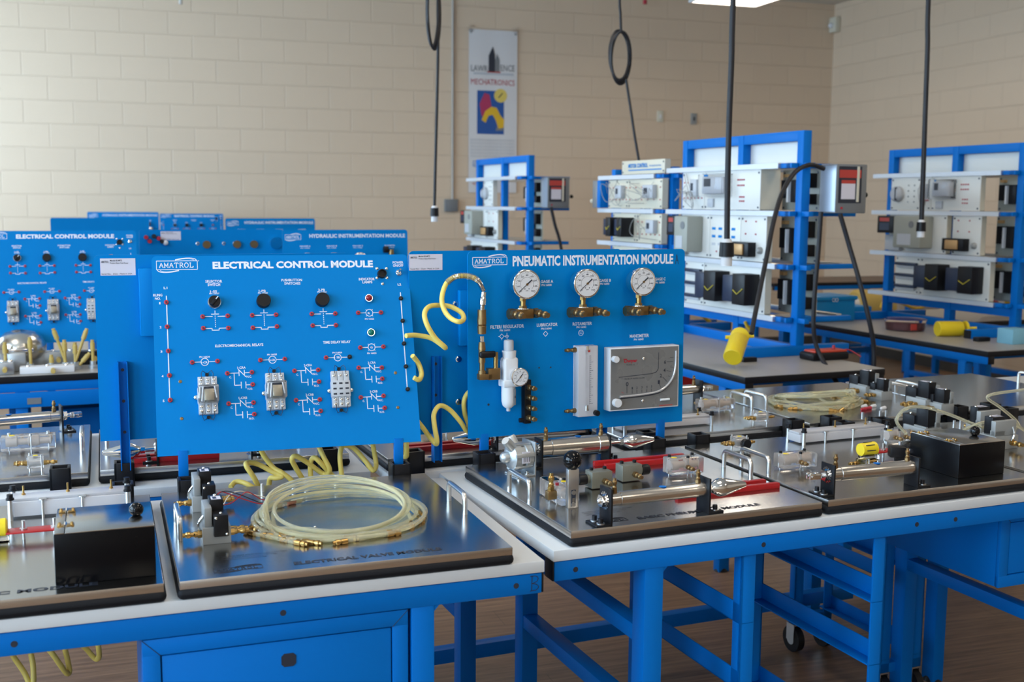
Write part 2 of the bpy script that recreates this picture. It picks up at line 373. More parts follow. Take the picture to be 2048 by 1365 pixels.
bench('workbench', FA, 0, 2.3, 0, .69, 'white topped blue bench at front right, a cart parked under it', (.21,1.48), holes=(.05,.498,.918,1.033,1.4), rearbar=False)
bench('workbench', FB, -1.9, -.155, .81, 1.52, 'white topped blue bench behind the letter B bench, holding the red rails', (-1.6,-.42), rearbar=False, holes=())
bA2 = bench('workbench', FA, -.125, 2.75, .715, 1.40, 'white topped blue bench behind the front right bench, tube coil on it', (.07,1.69), rearbar=False)
g = G(); g.box(blue, .1, 1.73, 1.16, 1.20, -.72, -.675, .002); g.obj('long_stretcher', bA2)
# hand written letters on the rails
def strokes(g, m, lines, w):
    for ln in lines:
        for a, b in zip(ln, ln[1:]): g.seg2(m, a, b, w, .0004)
bt = [o for o in bpy.data.objects if o.name == 'workbench'][0]
g = G(); g.T = Matrix.Rotation(PI/2, 4, 'X')
strokes(g, dark, [[(0,0),(.001,.030)],[(-.003,.029),(.007,.0295),(.012,.027),(.0135,.023),(.011,.018),(.001,.0145)],[(.001,.0145),(.010,.0125),(.0145,.008),(.0135,.004),(.009,.0008),(-.003,0)]], .0012)
g.obj('handwritten_letter', bt, loc=(-.026,.0022,-.058))
# drawer cabinets slung under the benches
def cabinet(F, x0, x1, y0, y1, z0, z1, label, M2=None):
    t = thing('drawer_cabinet', F @ Matrix.Translation((x0, y0, z1)), label, 'cabinet')
    w, d, h = x1-x0, y1-y0, z1-z0
    g = G(); g.box(blue, 0,w,.012,d,-h,0,.003); g.obj('body', t)
    g = G()
    g.box(blue, 0,w,0,.012,-.03,0,.002); g.box(blue,0,w,0,.012,-h,-h+.03,.002); g.box(blue,0,.03,.0005,.012,-h,0,.002); g.box(blue,w-.03,w,.0005,.012,-h,0,.002)
    for a, b in (((0,0),(.03,-.03)),((w,0),(w-.03,-.03))):          # mitre seams
        g.cyl(dark, (a[0],-.0003,a[1]), (b[0],-.0003,b[1]), .0006, seg=6)
    g.obj('face_frame', t)
    g = G(); g.box(blue, .032,w-.032,.002,.012,-h+.032,-.032,.002)
    c = (w*.53, -.068)
    g.prism(dark, [(c[0]+dx, c[1]+dz) for dx, dz in [(-.013,-.007),(-.008,-.012),(.008,-.012),(.013,-.007),(.013,.007),(.008,.012),(-.008,.012),(-.013,.007)]], 0, .003, Matrix.Translation((0,.0035,0)) @ Matrix.Rotation(PI/2,4,'X'))
    dr = g.obj('drawer', t)
    g = G(); hx, hz = w*.49, -.125
    g.box(blue, hx-.052,hx+.052,-.002,.002,hz-.045,hz,.001); g.box(dark, hx-.048,hx+.048,-.0026,-.0019,hz-.041,hz-.004)
    g.prism(blue, [(0,0),(.012,0),(.022,-.02),(0,-.02)], 0, .096, Matrix.Translation((hx-.048,-.0026,hz-.018)) @ Matrix(((0,0,1,0),(-1,0,0,0),(0,1,0,0),(0,0,0,1))))
    g.obj('recessed_pull', dr)
cabinet(FB, -.736, -.268, .006, .50, -.55, -.0665, 'blue steel drawer cabinet under the bench marked with a letter B')
cabinet(FA, 1.25, 1.70, .07, .50, -.262, -.0665, 'shallow blue steel cabinet hanging under the right end of the front bench')
# rolling cart under the right bench
def cart(F, x0, x1, y0, y1, H, levels, label):
    t = thing('rolling_cart', F @ Matrix.Translation((0,0,-.85)), label, 'cart', 'tray carts under the benches')
    for x in (x0, x1-.035):
        for y in (y0, y1-.03):
            g = G(); g.box(blue, x, x+.035, y, y+.006, .1, H, .001); xx = x if x == x0 else x+.029; g.box(blue, xx, xx+.006, y, y+.03, .1, H, .001); g.obj('corner_post', t)
            g = G(); g.cyl(black, (x+.005,y+.02,.045), (x+.03,y+.02,.045), .045, seg=24); g.cyl(alu, (x+.003,y+.02,.045), (x+.032,y+.02,.045), .02)
            g.box(alu, x+.001,x+.004,y,y+.04,.04,.1); g.box(alu, x+.031,x+.034,y,y+.04,.04,.1); g.box(alu, x,x+.035,y,y+.04,.095,.1); g.obj('caster', t)
    for z in levels:
        for x, sgn in ((x0, 1), (x1, -1)):
            g = G(); a, b = sorted((x, x+sgn*.004)); g.box(blue, a, b, y0, y1, z-.0, z+.045, .001); a, b = sorted((x, x+sgn*.035)); g.box(blue, a, b, y0, y1, z, z+.004, .001); g.obj('tray_rail', t)
    for y in (y1-.03,):
        g = G(); g.box(blue, x0, x1, y, y+.03, H-.03, H, .001); g.obj('cross_bar', t)
    for y in (y0, y1-.03):
        g = G(); g.box(blue, x0, x1, y, y+.03, .1, .13, .001); g.obj('cross_bar', t)
    return t
cart(FA, .45, .84, .01, .50, .784, (.63,.48,.25), 'open blue angle iron cart parked under the front right bench')
cart(FA, 1.42, 1.58, .66, 1.12, .62, (.14,.4), 'open blue cart on black casters standing under the rear bench')
# ================================================================== TRAINER COMPONENTS (parts of a module)
def fitting(g, m, p, d, s=1.0, socket=True):
    """a hex nut with a barbed quick-connect nose"""
    g.lathe(m, [(0,.0065*s),(.008*s,.0065*s)], p, d, 6, False)
    q = Vector(p)+Vector(d).normalized()*.008*s
    g.lathe(m, [(0,.005*s),(.004*s,.0055*s),(.006*s,.004*s),(.010*s,.004*s),(.012*s,.0055*s),(.017*s,.0055*s),(.019*s,.0038*s),(.024*s,.0038*s)], q, d, 14)
def handle(t, x, y, L=.115, H=.042, r=.0055, z=.034):
    pts = [(x,y,z-.002),(x,y,z+H-.012)]+[(x,y+.012*(1-math.cos(a)),z+H-.012+.012*math.sin(a)) for a in (.5,1,1.5)]
    pts += [(x,y+L-.012*(1-math.cos(a)),z+H-.012+.012*math.sin(a)) for a in (1.5,1,.5)]+[(x,y+L,z+H-.012),(x,y+L,z-.002)]
    g = G(); g.tube(alu, pts, r, 12); return g.obj('handle', t)
def socket(t, x, y, h=.058, w=.046):
    g = G(); a = .007
    g.box(black, x-w/2,x+w/2,y,y+a,0,h,.002); g.box(black,x-w/2,x+w/2,y+w-a,y+w,0,h,.002); g.box(black,x-w/2,x-w/2+a,y,y+w,.0,h,.002); g.box(black,x+w/2-a,x+w/2,y,y+w,0,h,.002); g.box(black, x-w/2+.004,x+w/2-.004,y+.004,y+w-.004,0,.02)
    return g.obj('post_socket', t)
def module(F, x0, y0, W, D, label, title=None, back=False, tx=(.16,.55), cat='training module', socks=(.06,.55), group=None, hands=True):
    M = F @ Matrix.Translation((x0, y0, 0)) if not back else F @ Matrix.Translation((x0+W, y0+D, 0)) @ Matrix.Rotation(PI, 4, 'Z')
    t = thing('training_module', M, label, cat, group)
    g = G(); g.box(slabm, -.004,W+.004,-.004,D+.004,0,.021,.010,3); g.obj('base_slab', t)
    g = G(); g.box(steel, .001,W-.001,.001,D-.001,.0325,.034); g.box(edge, 0,W,0,.0015,.019,.034,.0006); g.box(edge,0,.0015,0,D,.019,.034,.0006); g.box(edge,W-.0015,W,0,D,.019,.034,.0006); g.box(edge,0,W,D-.0015,D,.019,.034,.0006); g.box(black,.004,W-.004,.004,D-.004,.019,.0325)
    pl = g.obj('steel_plate', t)
    if title:
        g = G(); g.T = Matrix.Translation((0,0,.0342))
        text(g, dark, title, tx[0], tx[1], .035, .016, 0, .03); logo(g, dark, .06, .03, .06+.085, .048, .0007)
        for k in range(3): text(g, dark, 'WARNING WEAR EYE PROTECTION AT ALL TIMES', .08, .20-.02*k, .115-.010*k, .003, 0)
        g.obj('plate_lettering', pl)
    if hands:
        handle(t, .017, .245); handle(t, W-.017, .245)
    for sx in socks: socket(t, sx, D+.004)
    return t
def loc_on(t, px, py, z=.034):
    p = pick(t.matrix_world, 2, z, px, py); return p
def air_cylinder(t, p0, p1, r=.016, zc=.05, name='air_cylinder', tip='nut', bar=True, flip=False, rod=.0, brk=.075):
    """a stainless cylinder between two black feet, along p0->p1 on the plate (module coordinates)"""
    a = Vector((p0[0],p0[1],0)); b = Vector((p1[0],p1[1],0)); L = (b-a).length; rz = math.atan2((b-a).y, (b-a).x); z = .034
    g = G(); g.lathe(stainless, [(0,r*.93),(.028,r*.93),(.029,r),(L-.034,r),(.0+L-.033,r*1.04),(L-.003,r*1.04),(L,r*.8)], (0,0,zc), (1,0,0), 32)
    g.ring2(blue, (0,0), .008, .003); 
    o = g.obj(name, t, (a.x, a.y, z), rz)
    for x, s in ((.0,-1), (L-.006,1)):
        g = G(); g.box(black, x-.003,x+.002,-.024,.024,0,brk,.001); g.box(black, *(sorted((x, x+s*.035))), -.024,.024,0,.004,.001)
        for yy in (-.013,.013): g.lathe(alu, [(0,.009),(.002,.009)], (x+s*.02,yy,.004), (0,0,1), 18); g.lathe(black, [(0,.005),(.009,.005)], (x+s*.02,yy,.006), (0,0,1), 14)
        g.obj('mounting_foot', o)
    g = G(); g.lathe(chrome, [(0,.013),(.003,.013)], (-.003,0,zc), (-1,0,0), 20)
    for k in range(16):
        th = 2*PI*k/16; g.box(chrome, -.005,-.0035,-.0018,.0018,.011,.0185, M=Matrix.Translation((0,0,zc)) @ Matrix.Rotation(th,4,'X'))
    g.lathe(chrome, [(0,.0135),(.009,.0135)], (-.006,0,zc), (-1,0,0), 6, False); g.sph(chrome, (-.016,0,zc), .006, 12); g.obj('lock_nut', o)
    for x in (.018, L-.022):
        g = G(); fitting(g, bronze, (x,0,zc+r*.9), (0,0,1), .95); g.obj('port_fitting', o)
    if tip == 'cone':
        g = G(); g.cyl(chrome, (L,0,zc), (L+rod+.012,0,zc), .0055); g.lathe(chrome, [(0,.009),(.01,.009)], (L+rod,0,zc), (1,0,0), 6, False)
        g.lathe(chrome, [(0,.008),(.004,.011),(.020,.0195),(.033,.0195),(.088,.006),(.090,.003)], (L+rod+.010,0,zc), (1,0,0), 28); g.obj('cone_tip', o)
    elif tip == 'clevis':
        g = G(); g.cyl(chrome, (-.012,0,zc), (-.028,0,zc), .0055); g.box(chrome,-.055,-.026,-.008,-.004,zc-.007,zc+.007,.001); g.box(chrome,-.055,-.026,.004,.008,zc-.007,zc+.007,.001); g.box(chrome,-.030,-.024,-.008,.008,zc-.007,zc+.007,.001); g.cyl(chrome,(-.048,-.012,zc),(-.048,.012,zc),.003); g.obj('clevis', o)
    g = G(); g.lathe(blue, [(0,.008),(.0004,.008)], (L*.55,0,zc+r), (0,0,1), 18); g.obj('round_label', o)
    return o
def acrylic_valve(t, x, y, rz, L=.10, W=.042, H=.04, nfit=2, ports='front', name='acrylic_valve', knob=False, h0=.006, fside=-1):
    g = G(); g.box(acryl, -L/2,L/2,-W/2,W/2,h0,H+h0,.002)
    o = g.obj(name, t, (x,y,.034), rz)
    g = G(); g.lathe(spoolm, [(0,.012),(L*.2,.012),(L*.22,.008),(L*.4,.008),(L*.42,.012),(L*.6,.012),(L*.62,.008),(L*.8,.008),(L*.82,.011)], (-L*.41,0,H*.55+h0), (1,0,0), 20); g.obj('spool', o)
    for k in range(nfit):
        xx = -L/2+L*(k+.5)/nfit
        g = G(); fitting(g, bronze, (xx, fside*W*.40, H*.45+h0), (0,fside,0), .95); g.obj('port_fitting', o)
    for xx in (-L*.36, L*.05, L*.36):
        g = G(); yy = W*.28 if xx != L*.05 else -W*.3; g.cyl(alu, (xx,yy,-.0),(xx,yy,H+h0+.002),.0016,seg=8); g.lathe(black if nfit < 3 else alu, [(0,.004),(.005,.004)], (xx,yy,H+h0), (0,0,1), 12); g.obj('screw', o)
    g = G(); g.lathe(yellow, [(0,.007),(.0006,.007)], (-L*.3,0,H+h0), (0,0,1), 16); g.obj('yellow_dot', o)
    if knob:
        g = G(); g.lathe(black, [(0,.014),(.014,.015),(.017,.013)], (L/2,0,H*.5+h0), (1,0,0), 20); g.obj('knob', o)
    return o
def long_block(t, x, y, rz, L=.32, W=.055, H=.03):
    g = G(); g.box(frost, 0,L,0,W,.004,H,.0015); g.box(frost, 0,L,W*.1,W*.9,H,H+.006,.001)
    o = g.obj('long_acrylic_block', t, (x,y,.034), rz)
    for k in range(3):
        g = G(); xx = L*(.12+.36*k); g.lathe(brass, [(0,.004),(.004,.004),(.005,.002),(.02,.002)], (xx,W*.6,H+.005), (0,0,1), 10); g.obj('pin_fitting', o)
    for xx in (.006, L-.006):
        for yy in (-.008, W+.006):
            g = G(); g.cyl(alu, (xx,yy,0),(xx,yy,H+.01),.005,seg=12); g.lathe(black, [(0,.008),(.004,.008),(.0045,.006),(.012,.006)], (xx,yy,H+.008),(0,0,1),14); g.obj('clamp_bolt', o)
    for xx in (L*.28, L*.6):
        g = G(); g.cyl(alu, (xx,-.0012,.0),(xx,-.0012,H+.004),.003,seg=10); g.lathe(alu,[(0,.008),(.002,.008)],(xx,-.0012,H+.003),(0,0,1),14); g.obj('stud', o)
    return o
def black_box(t, x, y, w=.165, d=.15, h=.095):
    g = G(); g.box(boxblack, 0,w,0,d,0,h,.002); o = g.obj('black_box', t, (x,y,.034))
    g = G(); g.box(steel, .018,w-.001,.001,d-.001,h,h+.002,.0005); g.box(steel,.001,.0165,.001,d-.001,h,h+.002,.0005)
    lid = g.obj('steel_lid', o)
    for yy in (d*.28, d*.85):
        g = G(); g.box(brass, .004,.032,yy-.008,yy+.008,h+.002,h+.0035,.0005)
        for a in (.008,.028):
            for b in (-.004,.004): g.sph(brass, (a,yy+b,h+.0045), .003, 8)
        g.cyl(chrome, (.0175,yy-.01,h+.004),(.0175,yy+.01,h+.004),.0025,seg=10); g.obj('hinge', o)
    g = G(); g.cyl(chrome, (w*.83,d*.45,h+.001),(w*.83,d*.45,h+.007),.004); g.sph(glossb, (w*.83,d*.45,h+.013), .0125, 24); g.obj('ball_knob', o)
    return o
def red_bars(t, x, y, rz, L=.21, gap=.036, w=.013, h=.012, sh=.03):
    for k in range(2):
        g = G(); g.box(red, k*sh, L+k*sh, -k*gap, -k*gap+w, 0, h, .0006); g.obj('red_rail', t, (x,y,.034), rz)
def yellow_valve(t, x, y, rz):
    g = G(); g.box(red, -.03,.075,-.0175,.0175,.016,.019,.0005); o = g.obj('red_plate', t, (x,y,.034), rz)
    for xx in (.0, .055):
        g = G(); g.cyl(alu,(xx,0,0),(xx,0,.016),.003,seg=10); g.lathe(alu,[(0,.007),(.003,.007),(.004,.0035),(.018,.0035)],(xx,0,.019),(0,0,1),14); g.obj('stand_off', o)
    g = G(); g.lathe(yellow, [(0,.016),(.03,.018),(.045,.018),(.047,.014)], (-.075,0,.026), (1,0,0), 24)
    for k in range(8):
        a = 2*PI*k/8; g.box(dark, -.067,-.04,-.001,.001,.0172,.0188, M=Matrix.Translation((0,0,.026)) @ Matrix.Rotation(a,4,'X'))
    g.obj('yellow_knob', o)
    g = G(); g.box(clear,-.075,-.025,-.018,.008,.0,.014,.002); g.obj('clear_body', o)
    return o
def solenoid_valve(t, x, y, rz, s=1.0, both=True):
    g = G(); g.T = Matrix.Diagonal((s,s,s,1))
    g.box(greyv, -.026,.026,-.0225,.05,0,.033,.001); g.box(greyv, -.022,-.008,-.018,.05,.033,.070,.0015); g.box(greyv,-.022,-.006,.018,.05,.033,.046,.001)
    o = g.obj('solenoid_valve', t, (x,y,.034), rz)
    g = G(); g.T = Matrix.Diagonal((s,s,s,1)); g.box(black, -.006,.021,-.032,.008,.016,.058,.002); g.box(black,-.010,.016,.008,.048,.030,.078,.0015); g.box(greyv,-.008,.020,-.010,.048,.033,.036); g.box(paper,-.006,.012,.012,.036,.078,.0784); g.box(navy,-.003,.004,.016,.032,.0784,.0787)
    for a,b in ((-.002,.053),(.017,.021)): g.sph(chrome, (a,-.032,b), .003, 10)
    g.sph(chrome, (.008,-.018,.058), .0035, 10); g.sph(chrome, (.003,.042,.078), .0035, 10); g.obj('coil_housing', o)
    for sx in (-1, 1):
        g = G(); g.T = Matrix.Diagonal((s,s,s,1)); fitting(g, brass, (sx*.025, .0, .016), (sx,0,0), 1.15)
        if sx > 0: fitting(g, brass, (sx*.025, .016, .016), (sx,0,0), 1.15)
        g.obj('port_fitting', o)
    g = G(); g.T = Matrix.Diagonal((s,s,s,1)); pts = [(-.022-.010*math.sin(k*.35), .004-.004*k*.3, .012+k*.0045) for k in range(10)]; g.tube(chrome, pts, .003, 8); g.obj('ribbed_wire', o)
    return o
def ball_valve(t, x, y, rz, nf=2):
    return acrylic_valve(t, x, y, rz, L=.05, W=.04, H=.034, nfit=1, name='small_acrylic_valve')
def side_valve(t, x, y, rz, knob=True):
    g = G(); g.box(acryl, -.018,.018,-.018,.018,.008,.036,.002); g.lathe(alu,[(0,.010),(.03,.010)],(-.015,0,.022),(1,0,0),16); o = g.obj('needle_valve', t, (x,y,.034), rz)
    for sx in (-1,1):
        g = G(); fitting(g, brass, (sx*.018,0,.018),(sx,0,0),.95); 
        if sx < 0: fitting(g, brass, (sx*.018,.012,.018),(sx,0,0),.95)
        g.obj('port_fitting', o)
    g = G(); g.lathe(yellow,[(0,.006),(.0006,.006)],(0,0,.036),(0,0,1),14); g.obj('yellow_dot', o)
    if knob: g = G(); g.lathe(black,[(0,.013),(.012,.014),(.014,.012)],(.004,-.018,.020),(0,-1,0),20); g.obj('knob', o)
    g = G(); g.cyl(alu,(-.014,.014,0),(-.014,.014,.04),.002); g.cyl(alu,(.014,-.014,0),(.014,-.014,.04),.002); g.obj('screw', o)
    return o
def hose(name, m, pts, r, label, cat, group=None, seg=10, cyc=False, steps=6):
    """smooth tube through world points (Catmull-Rom)"""
    P = [Vector(p) for p in pts]; out = []
    for i in range(len(P)-1):
        p0 = P[max(i-1,0)]; p1 = P[i]; p2 = P[i+1]; p3 = P[min(i+2,len(P)-1)]
        for k in range(steps):
            t = k/steps; out.append(.5*((2*p1)+(p2-p0)*t+(2*p0-5*p1+4*p2-p3)*t*t+(3*p1-p0-3*p2+p3)*t**3))
    out.append(P[-1]); g = G(); g.tube(m, out, r, seg); o = g.obj(name)
    return tag(o, label, cat, group) if label else o
# ================================================================== MODULES ON THE BENCHES
EVM = module(FB, -.672, -.003, .605, .618, 'electrical valve module tray at front left with two solenoid valves and clear hoses', 'ELECTRICAL VALVE MODULE', tx=(.20,.475))
ML = module(FB, -1.302, -.003, .605, .618, 'front left steel tray cut by the photo edge, carrying the nearest black box', 'BASIC PNEUMATIC MODULE', tx=(.10,.50))
BPM = module(FA, .040, .005, .61, .60, 'basic pneumatic module tray with ball handled valve and cone tipped cylinder', 'BASIC PNEUMATIC MODULE', tx=(.17,.47))
M3 = module(FA, .672, .012, .61, .60, 'steel tray at right with clevis cylinder, black box and long acrylic block')
M4 = module(FA, 1.305, .012, .61, .60, 'steel tray at the right edge of the photo beyond the black box')
RB = module(FB, -.800, .885, .605, .61, 'steel tray behind the electrical control module with red rails, facing away', None, True)
LB = module(FB, -1.432, .875, .605, .61, 'steel tray at left behind the acrylic block, facing away from the camera', None, True)
A2a = module(FA, -.118, .745, .61, .605, 'steel tray behind the pneumatic module with red rails and cone, facing away', None, True)
A2b = module(FA, .560, .745, .605, .605, 'steel tray behind the front right ones with four port acrylic manifold, facing away', None, True)
A2c = module(FA, 1.185, .745, .605, .605, 'steel tray on the rear bench carrying the pale coil of hoses', None, True)
A2d = module(FA, 1.81, .745, .605, .605, 'farthest right steel tray on the rear bench with solenoid valves', None, True)
def L2(t, px, py, z=.034): p = loc_on(t, px, py, z); return (p.x, p.y)
# --- electrical valve module
x, y = L2(EVM, 434.5, 1089); solenoid_valve(EVM, x, y+.0225, 0)
x, y = L2(EVM, 411, 1024); solenoid_valve(EVM, x, y+.0225, 0)
for px, py in ((525,984),(587,981),(612,978),(672,974)):
    x, y = L2(EVM, px, py); g = G(); g.lathe(alu, [(0,.0042),(.018,.0042),(.019,.003)], (x,y,.034), (0,0,1), 14); g.obj('stand_off', EVM)
for px, py in ((630,1055),(676,1069),(785,978)):
    x, y = L2(EVM, px, py); g = G(); g.sph(chrome, (x,y,.034), .003, 10); g.obj('screw', EVM)
# --- left front tray
a = L2(ML, 111, 1172.5); b = L2(ML, 313, 1153.8); black_box(ML, a[0], a[1], abs(b[0]-a[0]), .165, .088)
a = L2(ML, 16, 1040); b = L2(ML, 250, 1018); long_block(ML, a[0], a[1]+.0, 0, b[0]-a[0]+.012, .062, .034)
a = L2(ML, 38, 1083); yellow_valve(ML, a[0]+.008, a[1]+.01, 0)
# --- left rear tray
def cyl_px(t, P0, P1, zc=.048, **k):
    a = L2(t, *P0, .034+zc); b = L2(t, *P1, .034+zc); return air_cylinder(t, a, b, zc=zc, **k)
cyl_px(LB, (122,832), (-70,848), r=.0155, zc=.045, tip='clevis')
x, y = L2(LB, 58, 902); acrylic_valve(LB, x, y, PI, L=.13, W=.045, H=.036, nfit=4, fside=1)
x, y = L2(LB, 72, 941); side_valve(LB, x, y, PI, False)
# --- tray with red rails behind the control module
cyl_px(RB, (500,885), (308,899), r=.016, zc=.03, tip='cone', rod=.022, brk=.05)
x, y = L2(RB, 438, 908); red_bars(RB, x, y, 0, L=.235, gap=-.036, sh=.004)
x, y = L2(RB, 560, 880); acrylic_valve(RB, x, y, PI, nfit=2, fside=1)
# --- basic pneumatic module
cyl_px(BPM, (1213,1001), (1413,978), r=.0152, zc=.048, tip='cone')
cyl_px(BPM, (1078,897), (1217,886), r=.023, zc=.046, tip='cone', rod=.03, brk=.07)
x, y = L2(BPM, 1190, 934); red_bars(BPM, x, y, 0, L=.255, sh=.012, gap=.036)
x, y = L2(BPM, 1330, 992); red_bars(BPM, x, y, 0, L=.27, sh=.012, gap=.036)
x, y = L2(BPM, 1366, 950); acrylic_valve(BPM, x, y, 0, L=.088, W=.044, H=.038, nfit=1)
def metal_valve(t, px, py, rz, kx):
    x, y = L2(t, px, py); g = G(); g.box(olive, -.026,.026,-.018,.018,.002,.040,.0015); o = g.obj('flow_control_valve', t, (x,y,.034), rz)
    g = G(); g.cyl(olive, (kx*.026,0,.022),(kx*.033,0,.022),.010); g.lathe(black, [(0,.0125),(.018,.0125),(.020,.011)], (kx*.033,0,.022), (kx,0,0), 20); g.obj('knob', o)
    g = G(); fitting(g, bronze, (.006,-.018,.018), (0,-1,0), 1.1); g.obj('port_fitting', o)
    for xx in (-.016, .018):
        g = G(); g.lathe(black, [(0,.0045),(.006,.0045)], (xx,.006,.040), (0,0,1), 12); g.obj('screw', o)
metal_valve(BPM, 1197, 975, 0, -1); metal_valve(BPM, 1257, 961, 0, 1)
# ball handled valve: acrylic body running back from a milled aluminium lever with a black ball
a = L2(BPM, 1145, 1016); g = G(); g.box(acryl, -.022,.022,.012,.125,.002,.04,.002); o = g.obj('hand_valve', BPM, (a[0], a[1], .034))
g = G(); g.lathe(spoolm, [(0,.010),(.02,.010),(.022,.006),(.04,.006),(.042,.010),(.09,.010)], (0,.018,.021), (0,1,0), 18); g.obj('spool', o)
g = G(); g.box(alu, -.0125,.0125,-.004,.010,.0,.085,.001); g.box(dark, -.0052,.0052,-.0045,-.0038,.004,.040); g.box(edge,-.003,.003,-.0047,-.004,.012,.022)
for zz in (.008, .034): g.cyl(alu, (0,-.0062,zz), (0,-.003,zz), .0048)
g.obj('lever', o)
g = G(); g.sph(glossb, (0,.003,.1035), .0205, 32); g.cyl(black,(0,.003,.084),(0,.003,.088),.010); g.obj('ball_knob', o)
g = G(); g.box(clear,-.020,.008,.085,.12,.04,.0415); g.lathe(yellow, [(0,.0065),(.0006,.0065)], (.012,.07,.040),(0,0,1),16); g.obj('yellow_dot', o)
for yy in (.045,.078):
    for xx in (-.016,.016):
        g = G(); g.lathe(redj if yy < .05 else black, [(0,.004),(.005,.004)], (xx,yy,.04), (0,0,1), 12); g.cyl(alu,(xx,yy,0),(xx,yy,.04),.0015,seg=8); g.obj('screw', o)
g = G(); g.box(bronze, -.044,-.022,.030,.048,.012,.032,.003); fitting(g, brass, (-.033,.039,.030), (0,0,1), 1.25); g.obj('elbow_fitting', o)
# rotary actuator: ribbed cast body with a domed nose and two bosses on a bent plate
a = L2(BPM, 1052, 948); g = G()
g.lathe(castm, [(0,.016),(.006,.026),(.008,.031),(.028,.031),(.030,.028),(.038,.028),(.040,.031),(.056,.031),(.058,.026)], (-.052,0,.046), (1,0,0), 28)
g.lathe(castm, [(-.0,.014),(.010,.014),(.016,.010),(.019,.004)], (-.052,0,.046), (-1,0,0), 20)
g.lathe(castm, [(0,.012),(.030,.012),(.036,.010)], (-.040,-.006,.066), (-.8,-.2,.75), 18); g.lathe(castm, [(0,.012),(.022,.012),(.026,.010)], (-.022,.016,.068), (-.3,.3,.85), 18)
for k in range(6):
    th = PI/3*k+.3; g.box(castm, -.046,.004,-.005,.005,.029,.034,.001, M=Matrix.Translation((0,0,.046)) @ Matrix.Rotation(th,4,'X'))
o = g.obj('rotary_actuator', BPM, (a[0], a[1], .034), R(8))
g = G(); g.box(castm, .006,.010,-.030,.030,0,.082,.001); g.box(castm, -.042,.010,-.030,.030,0,.004,.001)
for xx, yy in ((-.03,-.018),(-.008,-.018),(-.03,.018)): g.lathe(chrome, [(0,.007),(.003,.007),(.004,.004),(.007,.004)], (xx,yy,.004),(0,0,1),14)
g.obj('bent_bracket', o)
g = G(); g.prism(paper, [(-.018,-.0005),(.004,-.0005),(.004,.0005),(-.018,.0005)], 0, .028, Matrix.Translation((-.012,-.0313,.034)))
for k in range(4): g.box(dark, -.026+.005*k,-.0245+.005*k,-.0323,-.0319,.037,.058)
g.obj('rating_label', o)
# --- tray with clevis cylinder and black box
cyl_px(M3, (1657,950), (1829,934), r=.0165, zc=.044, tip='clevis', brk=.070)
a = L2(M3, 1916, 958); b = L2(M3, 2020, 945)
bb = black_box(M3, a[0], a[1], .145, .165, .080)
a = L2(M3, 1590, 938); acrylic_valve(M3, a[0], a[1], 0, L=.098, W=.045, H=.034, nfit=1)
a = L2(M3, 1478, 900); side_valve(M3, a[0], a[1], 0, True)
a = L2(M3, 1600, 890); b = L2(M3, 1742, 878); long_block(M3, a[0], a[1], R(1), .30, .055, .026)
a = L2(M3, 1760, 916); yellow_valve(M3, a[0]+.01, a[1], 0)
g = G(); p = loc_on(M3, 1795, 905, .06); g.box(black, -.022,.022,-.014,.014,-.012,.016,.004); g.cyl(black,(.02,0,.008),(.045,0,.010),.014); g.box(paper,.018,.030,-.0145,-.0138,.0,.012); o = g.obj('pressure_switch', M3, tuple(p), R(-25))
g = G(); g.cyl(yellow,(.045,0,.010),(.056,0,.011),.0145,.012); g.obj('yellow_dial', o)
g = G(); g.box(black,-.006,.018,-.006,.006,-.030,-.010); g.obj('stand', o)
a = L2(M3, 1725, 932); g = G(); g.box(clear, -.014,.014,-.010,.010,0,.018,.001); o = g.obj('shuttle_valve', M3, (a[0],a[1],.034))
g = G(); fitting(g, brass, (-.014,0,.008), (-1,0,0), .9); fitting(g, brass, (.014,0,.008), (1,0,0), .9); g.obj('port_fitting', o)
a = L2(M3, 1790, 886); acrylic_valve(M3, a[0], a[1], 0, L=.07, W=.04, H=.030, nfit=2)
# --- rear trays
cyl_px(A2a, (1170,862), (985,874), r=.017, zc=.035, tip='cone', rod=.01, brk=.055)
x, y = L2(A2a, 975, 884); red_bars(A2a, x, y, 0, L=.26, gap=-.036, sh=.004)
x, y = L2(A2a, 1120, 872); acrylic_valve(A2a, x, y, PI, nfit=2, fside=1)
x, y = L2(A2a, 880, 872); side_valve(A2a, x, y, PI, False)
x, y = L2(A2a, 1310, 805); air_cylinder(A2b, L2(A2b, 1396, 778, .079), L2(A2b, 1260, 790, .079), r=.016, zc=.045, tip='clevis')
a = L2(A2b, 1190, 866); b = L2(A2b, 1424, 850); long_block(A2b, b[0], b[1]-.055, 0, .30, .055, .022)
x, y = L2(A2b, 1430, 823); acrylic_valve(A2b, x, y, PI, L=.12, W=.045, H=.034, nfit=4, fside=1)
x, y = L2(A2b, 1520, 848); side_valve(A2b, x, y, PI, False)
x, y = L2(A2c, 1722, 790); solenoid_valve(A2c, x, y, 0, 1.15)
x, y = L2(A2c, 1755, 797); solenoid_valve(A2c, x, y, 0, .9)
for px, py in ((1725,838),(1760,835),(1772,834)):
    x, y = L2(A2c, px, py); g = G(); g.lathe(alu, [(0,.004),(.020,.004)], (x,y,.034), (0,0,1), 12); g.obj('stand_off', A2c)
x, y = L2(A2d, 1838, 818); solenoid_valve(A2d, x, y, 0, 1.2)
x, y = L2(A2d, 1862, 822); solenoid_valve(A2d, x, y+.02, 0, 1.0)
x, y = L2(M4, 1835, 876); solenoid_valve(M4, x, y, PI, 1.15)
x, y = L2(M4, 1975, 872); solenoid_valve(M4, x, y, PI/2, 1.1)
x, y = L2(M4, 2005, 894); solenoid_valve(M4, x, y, PI/2, 1.1)
